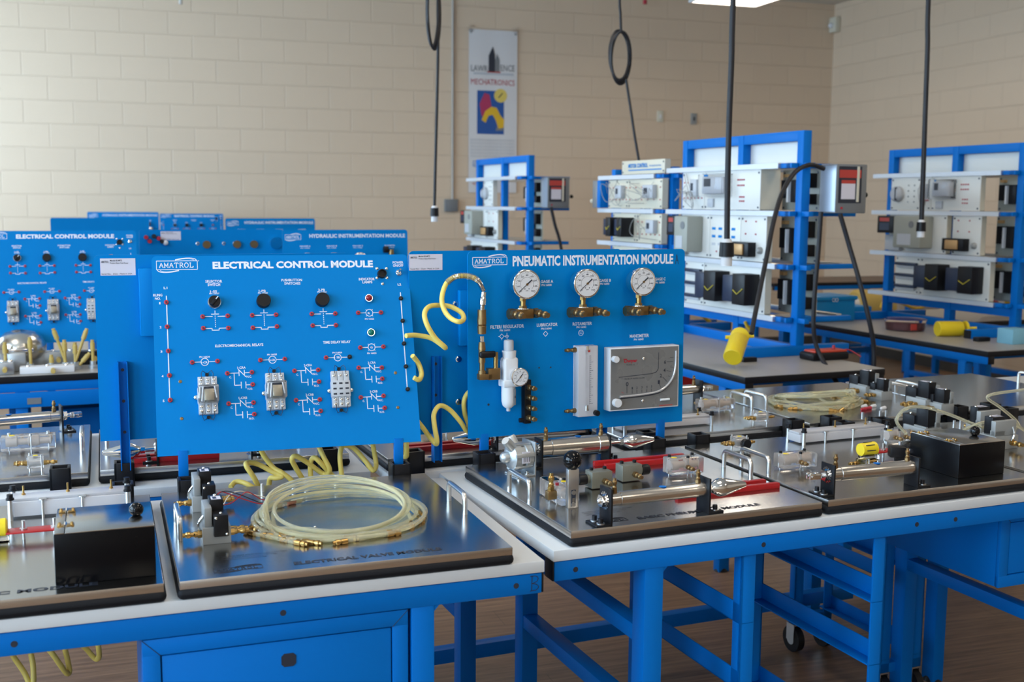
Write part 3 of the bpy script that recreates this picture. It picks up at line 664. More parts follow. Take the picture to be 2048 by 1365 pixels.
for px, py in ((1908,855),(1921,854)):
    x, y = L2(M4, px, py); g = G(); g.lathe(alu, [(0,.004),(.020,.004)], (x,y,.034), (0,0,1), 12); g.obj('stand_off', M4)
# ------------------------------------------------------------------ clear hoses coiled on the plates
def coil_hoses(t, cx, cy, rx, n, m, lab, grp, seed, cat='hose', wob=.012, spans=None, z0=.034):
    rnd = random.Random(seed); rt = .0040; W = t.matrix_world
    for k in range(n):
        a0 = rnd.uniform(0, 2*PI) if spans is None else R(spans[k][0]); sp = R(rnd.uniform(300,420)) if spans is None else R(spans[k][1])
        rr = rx*(1-.045*k*.6) + rnd.uniform(-.006,.006); ox, oy = rnd.uniform(-wob,wob), rnd.uniform(-wob,wob); lay = k*.0050
        pts = []; N = int(40*sp/(2*PI))
        for i in range(N+1):
            u = i/N; a = a0+sp*u; flare = .02*max(0,(u-.88)/.12)**1.5+.02*max(0,(.12-u)/.12)**1.5
            lift = lay*(.75+.55*math.sin(a))*min(1, u/.12, (1-u)/.12) if 0 < u < 1 else 0
            rl = rr + flare + .006*math.sin(2*a+k) 
            pts.append(W @ Vector((cx+ox+rl*math.cos(a), cy+oy+rl*.93*math.sin(a), z0+rt+lift+.0005)))
        o = hose('clear_air_hose', m, pts, rt, lab, cat, grp, 10, steps=1)
        for e, (pa, pb) in enumerate(((pts[0],pts[1]),(pts[-1],pts[-2]))):
            g = G(); d = (pa-pb).normalized()
            g.lathe(brass, [(-.004,.0052),(.008,.0052),(.009,.0036),(.012,.0036),(.013,.0058),(.019,.0058),(.020,.0036),(.025,.0036)], pa, d, 12); g.obj('brass_end', o)
c = loc_on(EVM, 678, 1040)
coil_hoses(EVM, c.x, c.y, .172, 10, tubem, 'clear yellowish hose with brass ends in the coil on the front left tray', 'clear hoses coiled on the electrical valve module', 5,
   spans=[(200,395),(262,340),(215,410),(235,300),(-20,350),(-32,330),(205,370),(-5,300),(228,350),(190,385)])
c = loc_on(A2c, 1628, 806)
coil_hoses(A2c, c.x, c.y, .150, 9, tubem, 'pale yellow hose in the coil on the rear bench tray', 'pale hoses coiled on the rear bench', 11, wob=.01)
# loose hoses at the right edge
def W3(F, ax, val, px, py): return F @ pick(F, ax, val, px, py)
hose('clear_air_hose', tubem, [W3(FA,1,.40,1812,868), W3(FA,1,.40,1793,842), W3(FA,1,.40,1812,818), W3(FA,1,.40,1850,815), W3(FA,1,.39,1900,830), W3(FA,1,.38,1950,850), W3(FA,1,.38,1990,862)], .0045, 'clear hose arching from a valve over the black box at right', 'hose')
hose('clear_air_hose', tubem, [W3(FA,1,.36,1928,860), W3(FA,1,.36,1958,848), W3(FA,1,.36,1990,843), W3(FA,1,.36,2030,850), W3(FA,1,.36,2075,880)], .0045, 'clear hose curving low just right of the box knob', 'hose')
hose('clear_air_hose', tubem, [W3(FA,1,.5,2110,770), W3(FA,1,.5,2048,780), W3(FA,1,.5,1990,788), W3(FA,1,.5,1975,797), W3(FA,1,.5,2000,815), W3(FA,1,.5,2030,840), W3(FA,1,.5,2042,860)], .0045, 'clear hose bent sharply back at the right edge of the photo', 'hose')
# wire bundle of the front valves
def wires(t, P, Q, col, nm, lab, mid):
    pts = [t.matrix_world @ Vector(p) for p in [P, *mid, Q]]
wt = thing('wire_bundle', EVM.matrix_world.copy(), 'loose red, black and white wires with plugs between valves and hose coil', 'wire')
def ep(px, py, z): p = loc_on(EVM, px, py, z); return p
for m, nm, pp in ((red,'red_wire',[(428,1005,.075),(440,985,.085),(462,990,.075),(490,1000,.06),(520,1008,.045),(548,1005,.042)]),
                  (rubber,'black_wire',[(428,992,.08),(450,983,.085),(480,990,.075),(505,1000,.05),(530,1007,.04),(580,1000,.042)]),
                  (mat('cream_wire',(.6,.52,.42),.5),'white_wire',[(447,1010,.05),(460,990,.07),(480,983,.075),(500,988,.06),(530,995,.05),(555,1000,.045)]),
                  (red,'red_wire',[(430,1012,.06),(460,1008,.045),(482,992,.06),(497,985,.07),(525,1000,.045),(560,1003,.04)])):
    g = G(); P = [ep(*q) for q in pp]; out = []
    for i in range(len(P)-1):
        p0 = P[max(i-1,0)]; p1 = P[i]; p2 = P[i+1]; p3 = P[min(i+2,len(P)-1)]
        for k in range(5):
            tt = k/5; out.append(.5*((2*p1)+(p2-p0)*tt+(2*p0-5*p1+4*p2-p3)*tt*tt+(3*p1-p0-3*p2+p3)*tt**3))
    out.append(P[-1]); g.tube(m, out, .0011, 6); g.obj(nm, wt)
for px, py, m, d in ((548,1010,redj,(1,.2,0)),(552,1014,whitepl,(1,.3,0)),(570,1000,whitepl,(1,-.1,0)),(562,996,whitepl,(1,.5,0)),(585,1002,whitepl,(1,.1,0)),(590,997,whitepl,(1,-.3,0)),(575,1007,redj,(1,.4,0))):
    p = ep(px, py, .038); g = G(); g.lathe(m, [(0,.004),(.016,.0035),(.020,.002)], p, d, 10); g.obj('plug', wt)
wt2 = thing('wire_bundle', A2c.matrix_world.copy(), 'small white and red plugs beside the pale hose coil', 'wire')
for px, py, m in ((1732,812,whitepl),(1741,816,redj),(1731,818,redj),(1750,812,whitepl),(1770,816,whitepl)):
    p = loc_on(A2c, px, py, .038); g = G(); g.lathe(m, [(0,.006),(.02,.005),(.024,.003)], p, (1,.3,0), 10); g.obj('plug', wt2)
# ================================================================== INSTRUMENT PANELS
def panel_matrix(yaw, tilt, p):
    """x along the panel, y up it, z out towards the viewer"""
    yw, tl = R(yaw), R(tilt); ex = Vector((math.cos(yw), math.sin(yw), 0)); N = Vector((-math.sin(yw), math.cos(yw), 0))
    ey = UZ*math.cos(tl) + N*math.sin(tl); M = Matrix([ex, ey, ex.cross(ey)]).transposed().to_4x4(); M.translation = p; return M
def sheet(t, W, H, tilt, posts=(.06,.55), m=None, post_up=.05, down=.06, name='panel_sheet'):
    g = G(); g.box(m or bluep, 0,W,0,H,-.003,0)
    bm = g.bm; es = [e for e in bm.edges if abs(e.verts[0].co.z-e.verts[1].co.z) > .001 and e.verts[0].co.y > H-.001]
    bmesh.ops.bevel(bm, geom=es, offset=.012, segments=5, profile=.5, affect='EDGES')
    g.obj(name, t)
    for px in posts:
        g = G(); Mt = Matrix.Translation((0,0,-.006)) @ Matrix.Rotation(-R(tilt), 4, 'X')
        g.box(blue, px-.011,px+.011,-.008,.18,-.009,-.003,.001); g.box(blue, px-.011, px+.011, -down, .01, -.012, 0, .001, M=Matrix.Rotation(R(tilt), 4, 'X')); g.obj('post', t)
def ecm(M, label):
    t = thing('control_panel', M, label, 'control panel'); W, H = .61, .47; K = 3.84e-4
    E = lambda zx, zy, z=0: pick(M0, 2, z, 280+zx/3.1017, 480+zy/3.1017)
    sheet(t, W, H, 18.3, posts=((E(245,1345).x+.008), E(1605,1250).x))
    g = G()
    for s, x0, x1, yc, h in (("ELECTRICAL CONTROL MODULE",450,1445,154,47),("SELECTOR",405,510,258,17),("SWITCH",420,497,279,17),("PUSHBUTTON",877,1005,250,17),("SWITCHES",895,995,271,17),("INDICATOR",1357,1455,244,17),("LAMPS",1380,1441,263,17),("POWER",1567,1633,141,17),("ON/OFF",1569,1633,160,17),("L1",147,170,299,15),("L2",1598,1620,277,15),("RUNG",82,139,344,17),("NO.",93,128,365,16),("1",119,127,394,14),("2",122,133,543,14),("3",127,139,694,14),("4",134,146,847,14),("5",141,152,1000,14),("1-SS",435,478,321,15),("PN 16027",430,492,334,10),("1-PB",737,780,317,15),("PN 16020",732,793,330,10),("2-PB",1105,1147,311,15),("PN 16021",1100,1158,324,10),("R",1413,1427,456,13),("PN 16022",1395,1452,491,11),("G",1429,1443,668,13),("PN 16023",1409,1466,704,11),("ELECTROMECHANICAL RELAYS",466,765,655,17),("TIME DELAY RELAY",1135,1306,635,17),("PN 16024",368,432,727,11),("PN 16025",789,849,712,11),("PN 16026",1194,1253,700,11),("1-CR",381,419,761,13),("2-CR",802,838,746,13),("1-TR",1206,1241,731,13)):
        a, b = E(x0,yc), E(x1,yc); text(g, ink, s, a.x, b.x, (a.y+b.y)/2, h*K, 0, .045 if h > 40 else .025)
    groups = (("1-CRA",(541,830),(693,823),(698,899)),("1-CRB",(549,1018),(703,1011),(708,1083)),("2-CRA",(957,814),(1104,808),(1109,881)),("2-CRB",(967,997),(1114,992),(1119,1063)),("3-CRA",(1355,795),(1498,794),(1501,863)),("3-CRB",(1368,979),(1509,969),(1516,1044)))
    reds = []; blacks = []
    for nm, c, nc, no in groups:
        C_, NC, NO = E(*c), E(*nc), E(*no); y = (C_.y+NC.y)/2; X = lambda f: C_.x+(NC.x-C_.x)*f
        text(g, ink, nm, X(.42), X(.76), y+.0125, .0056, 0, .02); text(g, ink, "C.", X(.08), X(.17), y-.0095, .005, 0, .02)
        text(g, ink, "N.C.", X(.78), X(.99), y-.0095, .005, 0, .02); text(g, ink, "N.O.", X(.80), X(1.01), NO.y-.0095, .005, 0, .02)
        w = .0017
        for a, b in (((C_.x,y),(X(.48),y)),((X(.48),y-.007),(X(.48),y+.007)),((X(.70),y-.007),(X(.70),y+.007)),((X(.45),y+.009),(X(.76),y-.010)),((X(.70),y),(NC.x,y)),((X(.28),y),(X(.28),NO.y)),((X(.28),NO.y),(X(.55),NO.y)),((X(.55),NO.y-.008),(X(.55),NO.y+.008)),((X(.74),NO.y-.008),(X(.74),NO.y+.008)),((X(.74),NO.y),(NO.x,NO.y))): g.seg2(ink, a, b, w)
        reds += [C_, NC, NO]
    for a, b, c in (((163,389),(187,996),0),((1617,365),(1659,928),1)):
        A, B = E(*a), E(*b); x = (A.x+B.x)/2; g.seg2(ink, (x, A.y+.016), (x, B.y), .0022)
    for p in ((163,389),(168,541),(175,691),(182,843),(187,996)): reds.append(E(*p))
    for p in ((1617,365),(1628,504),(1636,645),(1648,787),(1659,928),(1299,727)): blacks.append(E(*p))
    for q in (((388,478),(543,473),(392,550),(547,549)),((695,470),(843,466),(699,547),(848,539)),((1064,461),(1210,459),(1070,533),(1214,531))):
        p = [E(*a) for a in q]; reds += p; x0, x1 = (p[0].x+p[2].x)/2, (p[1].x+p[3].x)/2; xm = (x0+x1)/2; ya, yb = (p[0].y+p[1].y)/2, (p[2].y+p[3].y)/2; s = (x1-x0)
        for a, b in (((x0,ya),(xm-s*.10,ya)),((xm+s*.10,ya),(x1,ya)),((xm-s*.16,ya+.0055),(xm+s*.16,ya+.0055)),((xm,ya+.0055),(xm,ya+.014)),((x0,yb),(xm-s*.14,yb)),((xm+s*.14,yb),(x1,yb)),((xm-s*.14,yb),(xm-s*.14,yb-.0045)),((xm-s*.15,yb-.0045),(xm+s*.15,yb-.0045)),((xm+s*.14,yb),(xm+s*.14,yb-.0045))): g.seg2(ink, a, b, .0018)
        for k in range(6): g.seg2(ink, (xm, ya+.002-k*.005), (xm, ya-.0008-k*.005), .0016)
    for a, b in (((1352,454),(1493,452)),((1365,670),(1508,664)),((323,762),(480,754)),((746,748),(897,741)),((1153,732),(1299,729))):
        A, B = E(*a), E(*b); y = (A.y+B.y)/2; xm = (A.x+B.x)/2
        g.seg2(ink, (A.x,y), (xm-.0085,y), .0015); g.seg2(ink, (xm+.0085,y), (B.x,y), .0015); g.ring2(ink, (xm,y), .0085, .0014); reds.append(A)
        if a[0] != 1153: reds.append(B)
        if a[1] in (454, 670):
            for k in range(4):
                th = PI/4+PI/2*k; g.seg2(ink, (xm+.0095*math.cos(th), y+.0095*math.sin(th)), (xm+.012*math.cos(th), y+.012*math.sin(th)), .0012)
    a, b = E(103,186), E(355,130); logo(g, ink, a.x, a.y, b.x, b.y, .0014); g.ring2(ink, (b.x+.003,b.y), .001, .0004)
    g.obj('printed_diagram', t)
    jk = {}
    for m, nm, lst in ((redj,'red_jack',reds),(black,'black_jack',blacks)):
        for p in lst:
            if nm not in jk:
                g = G(); g.lathe(m, [(0,.0052),(.004,.0052),(.0045,.0045)], (0,0,0), (0,0,1), 18); g.cyl(dark, (0,0,.0044),(0,0,.0047),.0021,seg=12); jk[nm] = g.obj('banana_jack', t, tuple(p))
                jk[nm]['label'] = nm.replace('_',' ')
            else:
                c = jk[nm].copy(); COL.objects.link(c); c.location = p
    for q in ((250,880),(259,1110),(1585,826),(1600,1041)):
        g = G(); g.lathe(bronze, [(0,.004),(.001,.003)], tuple(E(*q)), (0,0,1), 14); g.obj('rivet', t)
    for q, m, nm in (((1417,366),lampr,'red indicator lamp'),((1430,579),lampg,'green indicator lamp')):
        p = E(*q); g = G(); g.lathe(chrome, [(0,.0112),(.006,.0108),(.009,.009),(.009,.0075)], tuple(p), (0,0,1), 28); g.sph(m, (p.x,p.y,.0080), .0084, 20); g.obj('indicator_lamp', t, label=nm)
    p = E(1502,209,.005); g = G(); g.lathe(black, [(0,.0115),(.010,.0105),(.0101,.0085),(.004,.008)], (p.x,p.y,0), (0,0,1), 24); c = g.obj('power_connector', t)
    for q in ((1470,178),(1529,178),(1471,236),(1532,236),(1505,273)):
        p = E(*q); g = G(); g.sph(chrome, (p.x,p.y,0), .0042, 12, (1,1,.6)); g.obj('screw', c)
    p = E(1604,205); g = G(); g.lathe(chrome, [(0,.008),(.003,.008),(.004,.006),(.007,.005)], tuple(p), (0,0,1), 6, False); g.cyl(chrome, (p.x,p.y,.006), (p.x+.002,p.y+.005,.016), .002, .0026); g.obj('toggle_switch', t)
    for q, ss in (((463,380),1),((768,375),0),((1133,368),0)):
        p = E(*q, .014); g = G()
        if ss: g.lathe(chrome, [(0,.0165),(.004,.0165),(.006,.0150)], (p.x,p.y,0), (0,0,1), 28)
        g.lathe(black, [(.004 if ss else 0,.0135 if ss else .0165),(.016,.0135 if ss else .0165),(.0175,.0125 if ss else .0155)], (p.x,p.y,0), (0,0,1), 32)
        if ss: g.box(black, -.0035,.0035,-.012,.012,.017,.023,.001, M=Matrix.Translation((p.x,p.y,0)) @ Matrix.Rotation(-R(40),4,'Z')); g.box(ink, -.0011,.0011,.004,.012,.0228,.0234, M=Matrix.Translation((p.x,p.y,0)) @ Matrix.Rotation(-R(40),4,'Z'))
        g.obj('selector_knob' if ss else 'push_button', t)
    for (cx, cy), cov in (((421,965),1),((840,940),1),((1245,925),0)):
        p = E(cx, cy, .012); x, y = p.x, p.y; g = G()
        for i in range(-1, 2): g.box(greyl, x+i*.0145-.0068, x+i*.0145+.0068, y-.043, y+.043, 0, .016, .0006)
        g.box(greyl, x-.0205,x+.0205,y-.044,y+.044,0,.011,.001); g.box(greyl, x-.023,x+.023,y-.020,y+.020,0,.019,.003)
        o = g.obj('relay_socket', t)
        g = G()
        for i in range(-1, 2):
            for j in ((-1,-.72,.72,1) if cov else (-1,-.7,-.35,.0,.35,.9)):
                if cov or abs(j) > .6: g.sph(chrome, (x+i*.0145, y+j*.036, .0165), .0042, 8, (1,1,.5))
                else: g.box(dark, x+i*.0145-.004, x+i*.0145+.004, y+j*.036-.002, y+j*.036+.002, .0188, .0194)
        g.obj('terminal_screws', o)
        for s_ in (1, -1):
            for k in (-1, 1):
                pts = [(x+k*.0125, y+s_*.038, .017), (x+k*.0135, y+s_*.050, .016), (x+k*.010, y+s_*.058, .012), (x+k*.004, y+s_*.054, .008), (x+k*.001, y+s_*.049, .002)]
                g = G(); g.tube(rubber, pts, .0007, 6); g.obj('loop_wire', o)
            g = G(); g.lathe(black, [(0,.0042),(.005,.004)], (x,y+s_*.050,0), (0,0,1), 12); g.obj('strain_grommet', o)
        for sx in ((-1,) if cov else (-1,1)): g = G(); g.sph(chrome, (x+sx*.0262,y-.003,.004), .0062, 14); g.obj('dome_screw', o)
        if cov:
            g = G(); g.box(clear, x-.0225,x+.0235,y-.020,y+.020,.019,.052,.004,3); g.obj('clear_cover', o)
            g = G(); g.box(mat('relay_core',(.36,.32,.25),.35,.7), x-.009,x+.013,y-.016,y+.010,.020,.044,.001); g.box(dark, x-.009,x+.013,y+.010,y+.016,.020,.040,.001); g.cyl(whitepl,(x-.014,y-.016,.04),(x-.011,y+.014,.046),.0018); g.cyl(whitepl,(x+.018,y-.010,.04),(x+.014,y+.016,.046),.0018); g.cyl(whitepl,(x-.019,y-.01,.04),(x-.018,y+.014,.046),.0015); g.obj('relay_coil', o)
    return t
M0 = panel_matrix(17.6, 18.3, Vector((-.800, 2.487, .954)))
ECM = ecm(M0, 'blue electrical control module panel nearest the camera, three relays and black knobs')
def gauge(t, cx, cy, r, z, depth, label=None, name='pressure_gauge', needle=40):
    g = G(); g.lathe(chrome, [(0,r*.90),(depth*.75,r*.90),(depth*.8,r),(depth*.95,r),(depth,r*.93),(depth*1.0,r*.88)], (cx,cy,z), (0,0,1), 40)
    o = g.obj(name, t)
    g = G(); g.cyl(dial, (cx,cy,z+depth*.9),(cx,cy,z+depth+.0003), r*.88, seg=40)
    T = Matrix.Translation((cx,cy,z+depth+.0003)); g.T = T
    for k in range(33):
        a = R(225-270*k/32); L = .12 if k % 4 == 0 else .06; g.seg2(dark, (r*.82*math.cos(a), r*.82*math.sin(a)), (r*(.82-L)*math.cos(a), r*(.82-L)*math.sin(a)), r*.018, .0002)
    for k, n in enumerate(('0','20','40','60','80','100','120','140','160')):
        a = R(225-270*k/8); X, Y = r*.62*math.cos(a), r*.62*math.sin(a); hw = r*.045*len(n); text(g, dark, n, X-hw, X+hw, Y, r*.10, 0, .01)
    g.ring2(dark, (0,0), r*.48, r*.012, .0002, -45, 225); text(g, dark, 'psi', -r*.08, r*.08, -r*.42, r*.10, 0, .01)
    for sx in (-1,1): g.cyl(dark, (sx*r*.15,-r*.3,0),(sx*r*.15,-r*.3,.0004), r*.035, seg=10)
    g.obj('dial', o)
    g = G(); a = R(needle); c, s = math.cos(a), math.sin(a); g.T = Matrix.Translation((cx,cy,z+depth+.001)); g.seg2(dark, (-c*r*.75,-s*r*.75), (0,0), r*.035, .0006); g.seg2(dark, (0,0), (c*r*.45,s*r*.45), r*.085, .0006); g.cyl(bronze,(0,0,0),(0,0,.0015),r*.08,seg=16); g.obj('needle', o)
    return o
def pim(M, label):
    t = thing('instrument_panel', M, label, 'instrument panel'); W, H = .628, .470; K = W/432.3/3.25
    E = lambda zx, zy, z=0: pick(M, 2, z, 860+zx/3.25, 480+zy/3.25)
    sheet(t, W, H, 1, posts=(E(357,1290).x, E(1505,1200).x), post_up=.05, down=.05)
    g = G()
    for s, x0, x1, yc, h in (("PNEUMATIC INSTRUMENTATION MODULE",537,1580,131,60),("GAGE A",720,800,271,17),("PN 16000",725,790,294,12),("GAGE B",1100,1175,264,17),("PN 16000",1105,1165,286,12),("GAGE C",1462,1530,255,17),("PN 16000",1462,1525,278,12),("FILTER/ REGULATOR",392,610,564,20),("PN 16001",453,520,588,12),("LUBRICATOR",694,829,552,19),("PN 16044",722,790,577,12),("ROTAMETER",927,1052,545,19),("PN 16042",952,1015,568,12),("MANOMETER",1298,1422,624,20),("PN 16043",1325,1387,647,12)):
        a, b = E(x0,yc), E(x1,yc); text(g, ink, s, a.x, b.x, (a.y+b.y)/2, h*K, 0, .035 if h > 40 else .02)
    a, b = E(277,165), E(500,112); logo(g, ink, a.x, a.y, b.x, b.y, .0014)
    def dia(c, r): 
        for p, q in (((0,r),(r,0)),((r,0),(0,-r)),((0,-r),(-r,0)),((-r,0),(0,r))): g.seg2(ink, (c.x+p[0],c.y+p[1]), (c.x+q[0],c.y+q[1]), .0011)
    c = E(751,611); dia(c, .0065); c = E(981,605); g.ring2(ink, (c.x,c.y), .0070, .0011); g.seg2(ink,(c.x-.004,c.y+.002),(c.x+.004,c.y+.002),.001); g.seg2(ink,(c.x-.004,c.y-.002),(c.x+.004,c.y-.002),.001)
    c = E(466,628); dia(c, .0062); g.seg2(ink,(c.x-.009,c.y),(c.x-.006,c.y),.001); g.seg2(ink,(c.x+.006,c.y),(c.x+.020,c.y),.001); g.seg2(ink,(c.x,c.y-.006),(c.x,c.y-.009),.001); d = E(500,628); g.ring2(ink,(d.x,d.y),.0035,.001); g.seg2(ink,(d.x,d.y+.0035),(d.x,d.y+.009),.001); g.seg2(ink,(d.x,d.y-.0035),(d.x+.001,d.y-.008),.001); g.seg2(ink,(d.x+.001,d.y-.008),(d.x+.006,d.y-.008),.001)
    for q in ((380,1072),(709,832),(784,829)): c = E(*q); g.cyl(dark,(c.x,c.y,0),(c.x,c.y,.0005),.0030 if q[0]<400 else .0022,seg=14)
    a = E(1595,158); g.T = Matrix.Translation((a.x,a.y,.0002)); strokes(g, dark, [[(0,0),(.0035,.026),(.009,0)],[(.0005,.010),(.0085,.010)]], .0012)
    g.T = Matrix.Identity(4); g.obj('printed_lettering', t)
    for cx, cy, bx, by in ((630,290,590,478),(1023,284,985,467),(1388,273,1345,458)):
        p = E(cx, cy, .052); r = .0372; o = gauge(t, p.x, p.y, r, .018, .034)
        q = E(bx+45, by, .022); x = p.x
        g = G(); yb = q.y; g.lathe(bronze, [(0,.011),(.012,.011)], (x,yb+.008,.028), (0,1,0), 6, False); g.lathe(brass, [(.0,.007),(p.y-yb-r*.9,.007)], (x,yb+.008,.028), (0,1,0), 14); g.lathe(brass,[(0,.0085),(.012,.0085)],(x,p.y-r-.006,.028),(0,1,0),6,False)
        g.lathe(chrome, [(0,.017),(.0015,.0175),(.003,.017)], (x,yb+.011,.026), (0,1,0), 28); g.obj('gauge_stem', o)
        g = G(); g.box(bronze, x-.024,x+.026,yb-.012,yb+.012,.010,.036,.001); g.lathe(bronze,[(0,.0135),(.014,.0135)],(x-.024,yb,.023),(-1,0,0),6,False); g.lathe(bronze,[(0,.008),(.005,.008),(.006,.0125),(.018,.0125)],(x+.026,yb,.023),(1,0,0),6,False); g.obj('manifold_block', o)
        for xx in (x-.029, x+.037):
            g = G(); fitting(g, bronze, (xx,yb+.001,.032), (.12,-.05,1), 1.65); g.obj('port_fitting', o)
    # filter regulator
    p = E(515, 840, .030); x, y = p.x, p.y
    g = G(); g.box(whitepl, x-.019,x+.019,y-.040,y+.030,.012,.046,.006,3); g.lathe(whitepl, [(0,.017),(.018,.018)], (x,y+.028,.029), (0,1,0), 28); g.box(whitepl,x-.022,x+.020,y-.044,y-.026,.010,.048,.003)
    fr_ = g.obj('filter_regulator', t)
    g = G(); g.lathe(greyl, [(0,.0125),(.024,.0125),(.027,.011)], (x-.001,y+.046,.029), (0,1,0), 28); g.obj('adjust_knob', fr_)
    g = G(); g.lathe(whitepl, [(0,.0175),(.040,.0175),(.050,.0150),(.056,.009)], (x-.002,y-.042,.029), (0,-1,0), 28); g.lathe(greyl, [(0,.005),(.010,.005)], (x-.002,y-.097,.029), (0,-1,0), 14); g.box(boxgrey, x+.005,x+.011,y-.090,y-.048,.0455,.0475,.0012); g.box(dark,x+.007,x+.010,y-.072,y-.066,.0474,.0478); g.obj('filter_bowl', fr_)
    q = E(584, 893, .060); gauge(fr_, q.x, q.y, .0233, .044, .018, name='small_gauge', needle=50)
    # quick coupler, ball valve and elbow feeding the regulator
    q = E(337, 600, .030); X = q.x; g = G()
    ys = lambda zy: E(337, zy, .030).y
    g.lathe(bronze, [(ys(909)-ys(909),.0095),(ys(850)-ys(909),.0095),(ys(849)-ys(909),.0065),(ys(800)-ys(909),.0065),(ys(799)-ys(909),.0085),(ys(715)-ys(909),.0085),(ys(714)-ys(909),.0095),(ys(665)-ys(909),.0080)], (X,ys(909),.030), (0,1,0), 18)
    g.box(bronze, X-.010, X+.024, ys(909), ys(872), .020,.040,.001); g.box(bronze, X+.014, X+.046, ys(912), ys(838), .020,.040,.001); g.lathe(brass, [(0,.006),(.040,.006)], (E(427,840,.03).x,ys(838),.030), (0,1,0), 14)
    cpl = g.obj('inlet_pipework', t)
    g = G(); g.box(black, X-.012, X+.032, ys(765), ys(722), .038,.048,.006,3); g.obj('valve_lever', cpl)
    g = G(); g.box(clear, E(450,740,.03).x-.01, x-.012, ys(790), ys(740), .022,.034,.001); g.obj('clear_bracket', cpl)
    g = G(); g.lathe(chrome, [(0,.006),(.014,.006)], (X,ys(663),.030), (0,1,0), 14); g.lathe(bronze, [(0,.0105),(.020,.0115),(.022,.0095),(.024,.0115),(.040,.0115),(.042,.0108),(.060,.0108)], (X,ys(612),.030), (0,1,0), 24); g.obj('quick_coupler', cpl)
    # black outlet manifold
    q = E(635, 1060, .02); g = G(); y0_, y1_ = E(635,1195,.02).y, E(635,910,.02).y; g.box(black, q.x-.009,q.x+.009,y0_,y1_,0,.022,.001); g.lathe(black,[(0,.006),(.01,.006)],(q.x-.009,y0_+.008,.011),(-1,0,0),12); mf = g.obj('outlet_manifold', t)
    for zy in (962,1027,1093,1160):
        g = G(); fitting(g, bronze, (q.x,E(635,zy,.03).y,.022), (.15,0,1), 1.15); g.obj('port_fitting', mf)
    # rotameter
    a = E(960,1160,.03); b = E(1093,688,.03); g = G(); g.box(frost, a.x+.001,b.x,a.y+.002,b.y,.004,.030,.002); g.box(whitepl,a.x+.001,b.x,a.y+.002,b.y,.001,.004); rt = g.obj('rotameter', t)
    xm = (a.x+b.x)/2-.003; g = G(); g.cyl(clear,(xm,a.y+.03,.030),(xm,b.y-.008,.030),.0045,seg=14); g.cyl(chrome,(xm,a.y+.018,.030),(xm,a.y+.032,.030),.006,seg=14); g.cyl(chrome,(xm,b.y-.01,.03),(xm,b.y+.001,.03),.006,seg=14); g.obj('float_tube', rt)
    g = G(); n = 24
    for k in range(n): yy = a.y+.036+(b.y-a.y-.062)*k/(n-1); L = .010 if k % 4 == 0 else .0045; g.box(navy, xm+.008,xm+.008+L,yy-.0004,yy+.0004,.0300,.0303)
    g.box(navy, xm+.0078,xm+.0084,a.y+.034,b.y-.024,.03,.0303); g.box(redl, xm+.002,xm+.009,b.y-.016,b.y-.009,.03,.0303); g.obj('flow_scale', rt)
    g = G(); g.lathe(black, [(0,.004),(.006,.004),(.0062,.0075),(.018,.0072)], (b.x-.009,a.y+.012,.030), (0,0,1), 20); g.obj('needle_knob', rt)
    for zy in (717,1112):
        g = G(); fitting(g, bronze, (a.x+.001,E(940,zy,.018).y,.016), (-1,0,0), 1.0); g.obj('port_fitting', rt)
    # inclined manometer
    a = E(1166,1117,.034); b = E(1620,683,.034); x0, y0_, x1, y1_ = a.x, a.y, b.x, b.y; w, h = x1-x0, y1_-y0_
    g = G(); g.box(whitepl, x0,x1,y0_,y1_,.001,.034,.0015); mn = g.obj('manometer', t)
    g = G(); g.box(face, x0+.003,x1-.003,y0_+.003,y1_-.003,.034,.0345); T = Matrix.Translation((x0,y0_,.0346)); g.T = T
    P = lambda zx, zy: (lambda q: (q.x-x0, q.y-y0_))(E(zx,zy,.0346))
    def pl(pts, w_, m=dark):
        for u, v in zip(pts, pts[1:]): g.seg2(m, u, v, w_, .0003)
    pl([P(1228,895),P(1440,870),P(1470,860),P(1484,838),P(1487,732)], .0014)
    base = [P(1250,1003),P(1330,996),P(1440,985),P(1500,972)]
    pl([P(1280,950),P(1280,998)], .0011)
    for k, zx in enumerate((1314,1345,1377,1409,1440)):
        pl([P(zx,978-k*2),P(zx,1000-k*3)], .0009); u = P(zx,965-k*3); text(g, dark, str(k+1), u[0]-.0015, u[0]+.0015, u[1], .006, 0, .01)
    for k in range(6): pl([P(1452+k*9,983-k*3),P(1455+k*9,990-k*3)], .0007)
    for s, zx, zy, e0, e1 in (('1',1487,925,(1490,938),(1500,960)),('2',1500,883,(1513,893),(1540,922)),('4',1524,848,(1538,850),(1566,857)),('6',1527,795,(1540,793),(1580,792))):
        u = P(zx,zy); text(g, dark, s, u[0]-.003, u[0]+.003, u[1], .010, 0, .02); pl([P(*e0),P(*e1)], .001)
    for e0, e1 in (((1560,765),(1582,764)),((1562,826),(1578,828)),((1548,884),(1560,890)),((1522,945),(1532,955))): pl([P(*e0),P(*e1)], .0009)
    u = P(1281,938); text(g, dark, '0', u[0]-.004, u[0]+.004, u[1], .011, 0, .02)
    a_, b_ = P(1265,908), P(1395,900); text(g, dark, 'INCHES OF WATER COLUMN', a_[0], b_[0], a_[1]+.001, .0035, 0, 0)
    a_, b_ = P(1262,792), P(1348,785); text(g, redj, 'Dwyer', a_[0], b_[0], a_[1], .0125, 0, .035); g.seg2(redj, (a_[0]-.002,a_[1]+.006), (a_[0]+.008,a_[1]+.006), .002)
    a_, b_ = P(1277,814), P(1330,812); text(g, dark, 'MODEL 25', a_[0], b_[0], a_[1], .0028, 0, 0)
    pl([P(1243,990),P(1258,998)], .0008, redj); pl([P(1490,1078),P(1575,1072)], .0022, redl)
    g.obj('scale_face', mn)
